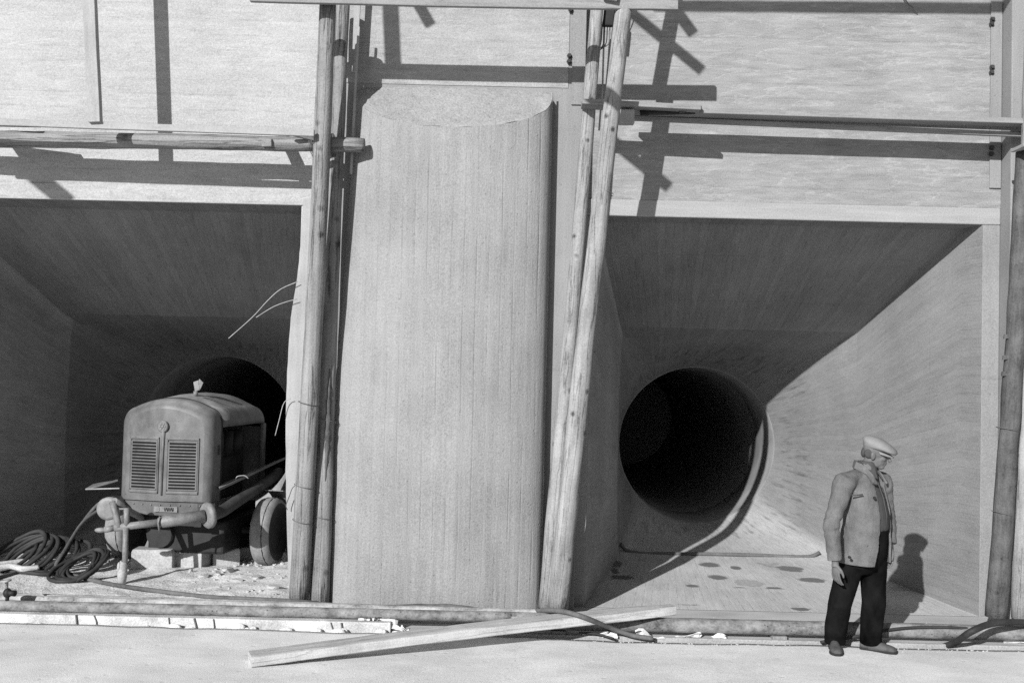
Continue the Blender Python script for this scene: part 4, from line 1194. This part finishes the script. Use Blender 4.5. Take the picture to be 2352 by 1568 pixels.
    obj('frame_arm', MB().tube([L2, at(478, 1185, 0.6), c(0.33, 0.1, 0.6)], 0.04, 10), M['black'], root)
    # jack leg
    j0, j1, j2, j3 = at(289, 1212, 0.21), at(287, 1292, 0.17), at(281, 1296, 0.16), at(279, 1344, 0.14)
    obj('jack_leg', MB().tube([j0, j1], 0.027, 12), M['tube'], root)
    jf = obj('jack_foot', MB().tube([j2 + Vector((0.01, 0, 0.03)), j2, j2.lerp(j3, 0.5), j3], [0.030, 0.046, 0.045, 0.036], 12, wob=0.15), M['block'], root)
    obj('mud_drip', MB().ell(j2 + Vector((-0.02, -0.03, -0.02)), (0.02, 0, 0), (0, 0.02, 0), (0, 0, 0.05), 8, 6), M['block'], jf)
    # receiver drum seen left of the apron
    obj('side_drum', MB().rings([[at(248, 1168, 0.62) + Vector((0.115 * k * math.cos(2 * math.pi * i / 24), dy, 0.115 * k * math.sin(2 * math.pi * i / 24))) for i in range(24)] for dy, k in ((0, 0.72), (0.0, 1.0), (0.06, 1.0), (0.07, 0.95), (0.4, 0.95))]), M['tube'], root)
compressor()

# ------------------------------------------------------------------ the man
def person():
    ORG = Vector((2.88, -1.45, 0))
    root = thing('person', 'man in pale flat cap, open grey jacket and black trousers standing before the right mouth', 'person', ORG)
    TH = R(44)
    S = Vector((math.cos(TH), math.sin(TH), 0)); Fd = Vector((math.sin(TH), -math.cos(TH), 0)); Z = Vector((0, 0, 1))
    def L(s, f, z): return ORG + S * s + Fd * f + Z * z
    def W(px, py, Y): return at(px, py, Y)
    YM = ORG.y
    rm = lambda o, vx, it=4, f=0.5: (setattr(o.modifiers.new('remesh', 'REMESH'), 'voxel_size', vx), setattr(o.modifiers['remesh'], 'use_smooth_shade', True), setattr(o.modifiers.new('smooth', 'SMOOTH'), 'iterations', it), setattr(o.modifiers['smooth'], 'factor', f))
    def loft(mb, secs, n=28, wr=0.0, seed=0, wf=5.0):
        rg = []
        for (ctr, ax, ay) in secs:
            ctr = Vector(ctr); r = []
            for i in range(n):
                a = 2 * math.pi * i / n
                d = ax * math.cos(a) + ay * math.sin(a)
                k = 1 + wr * noise.noise(Vector((math.cos(a) * 1.6 + seed, math.sin(a) * 1.6, ctr.z * wf + seed)))
                r.append(ctr + d * k)
            rg.append(r)
        mb.rings(rg)
        return mb
    hip = Vector((0.0, 0.0, 0))
    # key joints (world)
    shR = at(1938, 1113, YM - 0.12); shL = at(2026, 1112, YM + 0.12)
    elR = W(1909, 1205, YM - 0.19); wrR = W(1918, 1286, YM - 0.20)
    elL = W(2038, 1182, YM + 0.19); wrL = W(2044, 1248, YM + 0.10)
    # feet
    fR = atz(1921, 1478, 0.0); fL = atz(1990, 1485, 0.0)
    # ---- trousers
    mb = MB()
    kR = W(1928, 1390, YM - 0.01); kL = W(2006, 1388, YM + 0.05)
    aR = at(1918, 1460, YM + 0.11); aL = at(2000, 1458, YM + 0.11); aR.z = aL.z = 0.10
    hipR = at(1964, 1262, YM + 0.0); hipL = at(2004, 1262, YM + 0.04)
    for hp, kn, an, sd in ((hipR, kR, aR, 1), (hipL, kL, aL, 2)):
        secs = []
        up = hp + Z * 0.08
        for p, a, b in ((up, 0.09, 0.105), (hp, 0.105, 0.112), (hp.lerp(kn, 0.35), 0.102, 0.106), (hp.lerp(kn, 0.7), 0.097, 0.10), (kn, 0.092, 0.096), (kn.lerp(an, 0.3), 0.089, 0.094), (kn.lerp(an, 0.6), 0.086, 0.09), (kn.lerp(an, 0.85), 0.083, 0.088), (an, 0.080, 0.086), (an - Z * 0.055, 0.076, 0.086)):
            secs.append((p, S * a, Fd * b))
        full = []
        for q in range(len(secs) - 1):
            for t in (0, 0.34, 0.67):
                full.append((secs[q][0].lerp(secs[q + 1][0], t), secs[q][1].lerp(secs[q + 1][1], t), secs[q][2].lerp(secs[q + 1][2], t)))
        full.append(secs[-1])
        loft(mb, full, 24, 0.10, sd, 9.0)
    loft(mb, [(L(0, 0, 0.64), S * 0.10, Fd * 0.07), (L(0, 0.0, 0.70), S * 0.175, Fd * 0.115), (L(0, 0.0, 0.80), S * 0.19, Fd * 0.155), (L(0, 0.01, 0.92), S * 0.185, Fd * 0.155), (L(0, 0.02, 1.02), S * 0.175, Fd * 0.152)], 28, 0.03, 4)
    tr = obj('trousers', mb, M['trousers'], root); rm(tr, 0.011, 3)
    # ---- shirt
    mb = MB()
    loft(mb, [(L(0, 0.02, 0.985), S * 0.170, Fd * 0.146), (L(0, 0.028, 1.02), S * 0.176, Fd * 0.152), (L(0, 0.030, 1.12), S * 0.174, Fd * 0.150), (L(0, 0.02, 1.25), S * 0.165, Fd * 0.125), (L(0, 0.0, 1.35), S * 0.14, Fd * 0.098), (L(0, 0.0, 1.42), S * 0.105, Fd * 0.09), (L(0.0, 0.008, 1.48), S * 0.074, Fd * 0.078), (L(0.0, 0.002, 1.54), S * 0.066, Fd * 0.074)], 30, 0.03, 2, 8)
    shirt = obj('shirt', mb, M['shirt'], root); rm(shirt, 0.010, 3)
    cl = MB()
    # shirt collar: two leaves
    for sd in (-1, 1):
        cl.add([L(sd * 0.072, -0.02, 1.545), L(sd * 0.018, 0.078, 1.480), L(sd * 0.045, 0.118, 1.405), L(sd * 0.098, 0.060, 1.440)], [(0, 1, 2, 3)])
    o = obj('shirt_collar', cl, M['shirt'], shirt); q = o.modifiers.new('solid', 'SOLIDIFY'); q.thickness = 0.008
    pl = MB().tube([L(0.0, 0.098, 1.38), L(0.0, 0.150, 1.25), L(0.0, 0.178, 1.12), L(0.0, 0.172, 1.0)], 0.006, 6)
    obj('button_placket', pl, M['shirt'], shirt)
    # ---- jacket
    mb = MB()
    secs = [(0.725, 0.0, 0.220, 0.206), (0.78, 0.002, 0.220, 0.204), (0.88, 0.008, 0.217, 0.194), (1.00, 0.012, 0.210, 0.184), (1.12, 0.012, 0.206, 0.174), (1.22, 0.006, 0.203, 0.158), (1.30, 0.0, 0.196, 0.140), (1.37, -0.005, 0.182, 0.120), (1.42, -0.01, 0.136, 0.102), (1.46, -0.010, 0.102, 0.092), (1.50, -0.010, 0.084, 0.086), (1.525, -0.012, 0.078, 0.082)]
    dense = []
    for a, b in zip(secs, secs[1:]):
        for t in (0, 0.2, 0.4, 0.6, 0.8): dense.append(tuple(x + (y - x) * t for x, y in zip(a, b)))
    dense.append(secs[-1])
    outer = []; inner = []
    n = 44
    for z, cf, hs, hf in dense:
        t = (z - 0.725) / 0.81
        gl = R(-40 + 18 * min(1, t / 0.5) - 8 * max(0, t - 0.72) / 0.28 + 1.5 * math.sin(t * 9)); gr = R(44 - 6 * t)
        ro = []; ri = []
        for i in range(n + 1):
            a = gr + (2 * math.pi - (gr - gl)) * i / n
            k = 1 + 0.035 * noise.noise(Vector((math.cos(a) * 2.2, math.sin(a) * 2.2, z * 5))) + 0.018 * math.sin(9 * a + z * 7) * max(0, 1 - t * 1.3) + 0.022 * math.sin(z * 42 + a * 3 + 3 * noise.noise(Vector((a * 1.5, z * 4, 6)))) * math.exp(-((z - 1.0) / 0.14) ** 2) + 0.03 * noise.noise(Vector((a * 3.5 + z * 6, z * 9, 2)))
            d = S * math.sin(a) * hs * k + Fd * math.cos(a) * hf * k
            ctr = L(0, cf, z)
            ro.append(ctr + d); ri.append(ctr + d * 0.90)
        outer.append(ro); inner.append(ri)
    loops = [o_ + list(reversed(i_)) for o_, i_ in zip(outer, inner)]
    mb.rings(loops)
    def sleeve(sh, el, wr_, sd):
        nk = L(0, -0.012, 1.43)
        pts = [(nk.lerp(sh, 0.25), 0.060), (nk.lerp(sh, 0.6) + Z * 0.012, 0.074), (sh + Z * 0.012, 0.086), (sh.lerp(el, 0.1), 0.086), (sh.lerp(el, 0.25), 0.076), (sh.lerp(el, 0.5), 0.069), (sh.lerp(el, 0.75), 0.063), (sh.lerp(el, 0.92), 0.063), (el, 0.063), (el.lerp(wr_, 0.15), 0.062), (el.lerp(wr_, 0.35), 0.061), (el.lerp(wr_, 0.6), 0.058), (el.lerp(wr_, 0.8), 0.057), (wr_, 0.055)]
        P = []; r_ = []
        for (a, ra), (b, rb) in zip(pts, pts[1:]):
            for t in (0, 0.25, 0.5, 0.75):
                P.append(a.lerp(b, t)); r_.append(ra + (rb - ra) * t)
        P.append(pts[-1][0]); r_.append(pts[-1][1])
        for i in range(len(r_)):
            u = i / len(r_)
            r_[i] *= 1 + 0.075 * math.sin(u * 70 + sd) * math.exp(-((u - 0.58) / 0.16) ** 2) + 0.03 * noise.noise(Vector((u * 14, sd, 0)))
        mb.tube(P, r_, 22, wob=0.13, seed=sd)
    sleeve(shR, elR, wrR, 1.0)
    sleeve(shL, elL, wrL, 2.0)
    jk = obj('jacket', mb, M['jacket'], root); rm(jk, 0.008, 1)
    # lapels / collar of the jacket
    lp = MB()
    for sd in (-1, 1):
        lp.add([L(sd * 0.080, -0.040, 1.530), L(sd * 0.082, 0.035, 1.500), L(sd * 0.070, 0.098, 1.430), L(sd * 0.080, 0.135, 1.365), L(sd * 0.118, 0.118, 1.375), L(sd * 0.112, 0.056, 1.440), L(sd * 0.104, -0.045, 1.478)], [(0, 1, 5, 6), (1, 2, 5), (2, 3, 4, 5)])
    lp.add([L(-0.080, -0.040, 1.530), L(0.0, -0.100, 1.538), L(0.080, -0.040, 1.530), L(0.104, -0.045, 1.478), L(0.0, -0.116, 1.478), L(-0.104, -0.045, 1.478)], [(0, 1, 4, 5), (1, 2, 3, 4)])
    o = obj('jacket_collar', lp, M['jacket'], jk); q = o.modifiers.new('solid', 'SOLIDIFY'); q.thickness = 0.014; q.offset = 0
    for (x, y, f) in ((3497, 1990, -0.19), (3472, 2182, -0.19), (3397, 2227, -0.22)):
        p = at(x * 0.5742, y * 0.5742, YM + f)
        obj('button', MB().tube([p, p - Vector((0, 0.02, 0))], 0.011, 12), M['eye'], jk)
    # chest pocket flap
    obj('pocket_edge', MB().tube([at(1956, 1136, YM - 0.205), at(1966, 1137, YM - 0.205), at(1982, 1135, YM - 0.21)], 0.006, 6), M['shirt'], jk)
    # ---- body: head, neck, arms and hands as one skin
    HT = R(64)
    hs = Vector((math.cos(HT), math.sin(HT), 0)); hf0 = Vector((math.sin(HT), -math.cos(HT), 0))
    tlt = R(-10)
    hf = hf0 * math.cos(tlt) + Z * math.sin(tlt); hz = Z * math.cos(tlt) - hf0 * math.sin(tlt)
    HC0 = L(0.012, 0.045, 1.605)
    HC0.x = at(2012, 1045, YM).x - 0.005
    def Hd(s, f, z): return HC0 + hs * s + hf * f + hz * z
    b = MB()
    b.ell(Hd(0, -0.012, 0.018), hs * 0.077, hf * 0.100, hz * 0.098)
    b.ell(Hd(0, 0.022, -0.045), hs * 0.060, hf * 0.068, hz * 0.072)
    b.ell(Hd(0, 0.052, -0.098), hs * 0.032, hf * 0.030, hz * 0.024)
    b.ell(Hd(0, 0.015, -0.085), hs * 0.050, hf * 0.050, hz * 0.030)
    b.ell(Hd(0, 0.080, 0.018), hs * 0.050, hf * 0.016, hz * 0.012)
    b.ell(Hd(-0.032, 0.062, -0.032), hs * 0.024, hf * 0.022, hz * 0.020)
    b.ell(Hd(0.032, 0.062, -0.032), hs * 0.024, hf * 0.022, hz * 0.020)
    b.tube([Hd(0, 0.084, 0.005), Hd(0, 0.104, -0.022), Hd(0, 0.113, -0.038), Hd(0, 0.100, -0.046)], [0.009, 0.012, 0.015, 0.010], 10)
    b.ell(Hd(0, 0.083, -0.066), hs * 0.026, hf * 0.010, hz * 0.007)
    b.ell(Hd(0, 0.080, -0.079), hs * 0.022, hf * 0.010, hz * 0.007)
    for sd in (-1, 1):
        b.ell(Hd(sd * 0.078, -0.012, -0.022), hs * 0.010, hf * 0.020, hz * 0.034, 12, 8)
        b.ell(Hd(sd * 0.086, -0.018, -0.015), hs * 0.008, hf * 0.014, hz * 0.024, 10, 8)
    b.tube([Hd(0, -0.022, -0.05), L(0.005, 0.005, 1.47), L(0, -0.01, 1.40)], [0.060, 0.058, 0.075], 16)
    b.tube([L(0, 0, 1.42), L(0, 0.0, 1.2), L(0, 0, 0.85)], [0.07, 0.10, 0.10], 14)
    for sh, el, wr_ in ((shR, elR, wrR), (shL, elL, wrL)):
        b.tube([L(0, -0.01, 1.36), sh, el, wr_, wr_ + (wr_ - el).normalized() * 0.03], [0.05, 0.05, 0.036, 0.028, 0.027], 12)
    for hp, kn, an in ((hipR, kR, aR), (hipL, kL, aL)):
        b.tube([L(0, 0, 0.9), hp, kn, an], [0.08, 0.07, 0.05, 0.04], 12)
    def hand(wr_, el, palm_n, th_dir, curl, hsz=1.0):
        d = (wr_ - el).normalized()
        d = (d * 0.35 + Vector((0.02, -0.05, -1)) * 0.65).normalized()
        pn = (palm_n - d * palm_n.dot(d)).normalized()
        sx = th_dir - d * th_dir.dot(d); sx = (sx - pn * sx.dot(pn)).normalized()
        w0 = wr_ + d * 0.02
        b.tube([w0, w0 + d * 0.03], [0.027, 0.030], 12)
        b.ell(w0 + d * 0.062 + pn * 0.004, sx * 0.042 * hsz, pn * 0.019, d * 0.050, 14, 10)
        lens = [(0.032, 0.088), (0.011, 0.096), (-0.011, 0.090), (-0.031, 0.072)]
        for i, (o_, ln) in enumerate(lens):
            k0 = w0 + d * 0.095 + sx * o_
            a1 = curl * (0.55 + 0.12 * i); a2 = curl * (1.35 + 0.15 * i); a3 = curl * (2.0 + 0.15 * i)
            def dr(a): return d * math.cos(a) + pn * math.sin(a)
            k1 = k0 + dr(a1) * ln * 0.45 + sx * o_ * 0.10
            k2 = k1 + dr(a2) * ln * 0.32
            k3 = k2 + dr(a3) * ln * 0.23
            b.tube([w0 + d * 0.07 + sx * o_ * 0.9, k0, k1, k2, k3, k3 + dr(a3) * 0.004], [0.0095, 0.0095, 0.0088, 0.0082, 0.0072, 0.004], 8)
        t0_ = w0 + d * 0.028 + sx * 0.026
        t1_ = t0_ + (d * 0.75 + sx * 0.6 + pn * 0.2).normalized() * 0.042
        t2_ = t1_ + (d * 0.95 + sx * 0.15 + pn * 0.3).normalized() * 0.034
        t3_ = t2_ + (d * 1.0 - sx * 0.05 + pn * 0.3).normalized() * 0.024
        b.tube([t0_ - sx * 0.012, t0_, t1_, t2_, t3_], [0.014, 0.014, 0.0115, 0.0105, 0.007], 8)
    hand(wrR, elR, Vector((0.75, 0.45, 0)), Vector((0.55, -0.83, 0)), 0.42, 1.0)
    hand(wrL, elL, Vector((-0.85, -0.2, 0)), Vector((0.2, -0.98, 0)), 0.40)
    body = obj('body', b, M['skin'], root); rm(body, 0.0055, 2, 0.4)
    for sd in (-1, 1):
        obj('eye', MB().ell(Hd(sd * 0.031, 0.083, 0.000), hs * 0.011, hf * 0.006, hz * 0.005, 10, 6), M['eye'], body)
        obj('eyebrow', MB().tube([Hd(sd * 0.014, 0.096, 0.018), Hd(sd * 0.034, 0.092, 0.023), Hd(sd * 0.052, 0.076, 0.016)], 0.005, 6), M['shirt'], body)
    hr = MB()
    for sd in (-1, 1):
        hr.ell(Hd(sd * 0.070, -0.045, -0.010), hs * 0.014, hf * 0.038, hz * 0.036, 12, 8)
    hr.ell(Hd(0, -0.092, -0.012), hs * 0.060, hf * 0.026, hz * 0.044, 14, 8)
    h_ = obj('hair', hr, M['shirt'], body)
    # ---- cap
    cp = MB()
    def Cp(s, f, z): return Hd(s, f, z)
    n = 32
    rows = []
    for z, k, sh in ((0.006, 0.90, 0.0), (0.034, 0.94, 0.000), (0.038, 1.10, 0.014), (0.046, 1.26, 0.026), (0.064, 1.34, 0.028), (0.086, 1.28, 0.018), (0.106, 1.04, 0.004), (0.120, 0.66, -0.008), (0.125, 0.2, -0.012)):
        r = []
        for i in range(n):
            a = 2 * math.pi * i / n
            kk = k * (1 + 0.05 * noise.noise(Vector((math.cos(a) * 2, math.sin(a) * 2, z * 30))))
            ff = 0.104 * kk * math.cos(a) + sh
            dz = -0.012 * (ff / 0.12) if z > 0.045 else 0.0
            if z > 0.045 and ff > 0.03: dz -= 0.014 * ((ff - 0.03) / 0.1)
            r.append(Cp(0.088 * kk * math.sin(a), ff - 0.010, z + dz))
        rows.append(r)
    cp.rings(rows)
    cap = obj('flat_cap', cp, M['cap'], root)
    br = MB()
    rows = []
    for i in range(15):
        a = R(-68 + 136 * i / 14)
        e = math.cos(a)
        inn = Cp(0.086 * math.sin(a), 0.092 * math.cos(a) - 0.008, 0.026)
        out = Cp(0.092 * math.sin(a), 0.100 * math.cos(a) - 0.008 + 0.046 * e ** 1.5, 0.018 - 0.022 * e)
        rows.append([inn, out, out - hz * 0.007, inn - hz * 0.009])
    br.rings(rows)
    obj('cap_brim', br, M['cap'], cap)
    # ---- shoes
    def shoe(heel, d, ln):
        d = Vector(d).normalized(); s_ = Vector((-d.y, d.x, 0))
        up_ = MB(); secs = []
        for t, w, h, in ((0.0, 0.026, 0.052), (0.06, 0.038, 0.078), (0.2, 0.040, 0.092), (0.36, 0.040, 0.088), (0.52, 0.044, 0.066), (0.68, 0.051, 0.054), (0.82, 0.050, 0.046), (0.93, 0.040, 0.038), (1.0, 0.020, 0.026)):
            ctr = heel + d * ln * t
            secs.append([ctr + s_ * w * math.cos(a) * (1 if math.sin(a) < 0.3 else 0.93) + Z * (0.018 + (h if math.sin(a) > 0 else 0.0) * abs(math.sin(a)) ** 0.7) for a in [2 * math.pi * i / 20 for i in range(20)]])
        up_.rings(secs)
        so = MB()
        ol = []
        for t, w in ((0.0, 0.022), (0.05, 0.036), (0.2, 0.041), (0.38, 0.038), (0.55, 0.046), (0.7, 0.055), (0.84, 0.053), (0.95, 0.040), (1.02, 0.018)):
            ol.append((t, w))
        pts = [heel + d * ln * t + s_ * w for t, w in ol] + [heel + d * ln * t - s_ * w for t, w in reversed(ol)]
        so.rings([[p + Z * 0.002 for p in pts], [p + Z * 0.022 for p in pts]], smooth=False)
        sh_ = obj('shoe', up_, M['shoe'], root)
        obj('sole', so, M['eye'], sh_, bevel=0.003)
        obj('heel', MB().rings([[heel + d * ln * t + s_ * w + Z * z for t, w in ((0.0, 0.024), (0.06, 0.038), (0.24, 0.040), (0.24, -0.040), (0.06, -0.038), (0.0, -0.024))] for z in (0.001, 0.026)], smooth=False), M['eye'], sh_)
    tR = atz(1906, 1500, 0.0); 
    shoe(Vector((aR.x, aR.y + 0.06, 0)), (-0.16, -0.98, 0), 0.285)
    shoe(Vector((aL.x - 0.075, aL.y + 0.03, 0)), (0.86, -0.5, 0), 0.285)
person()
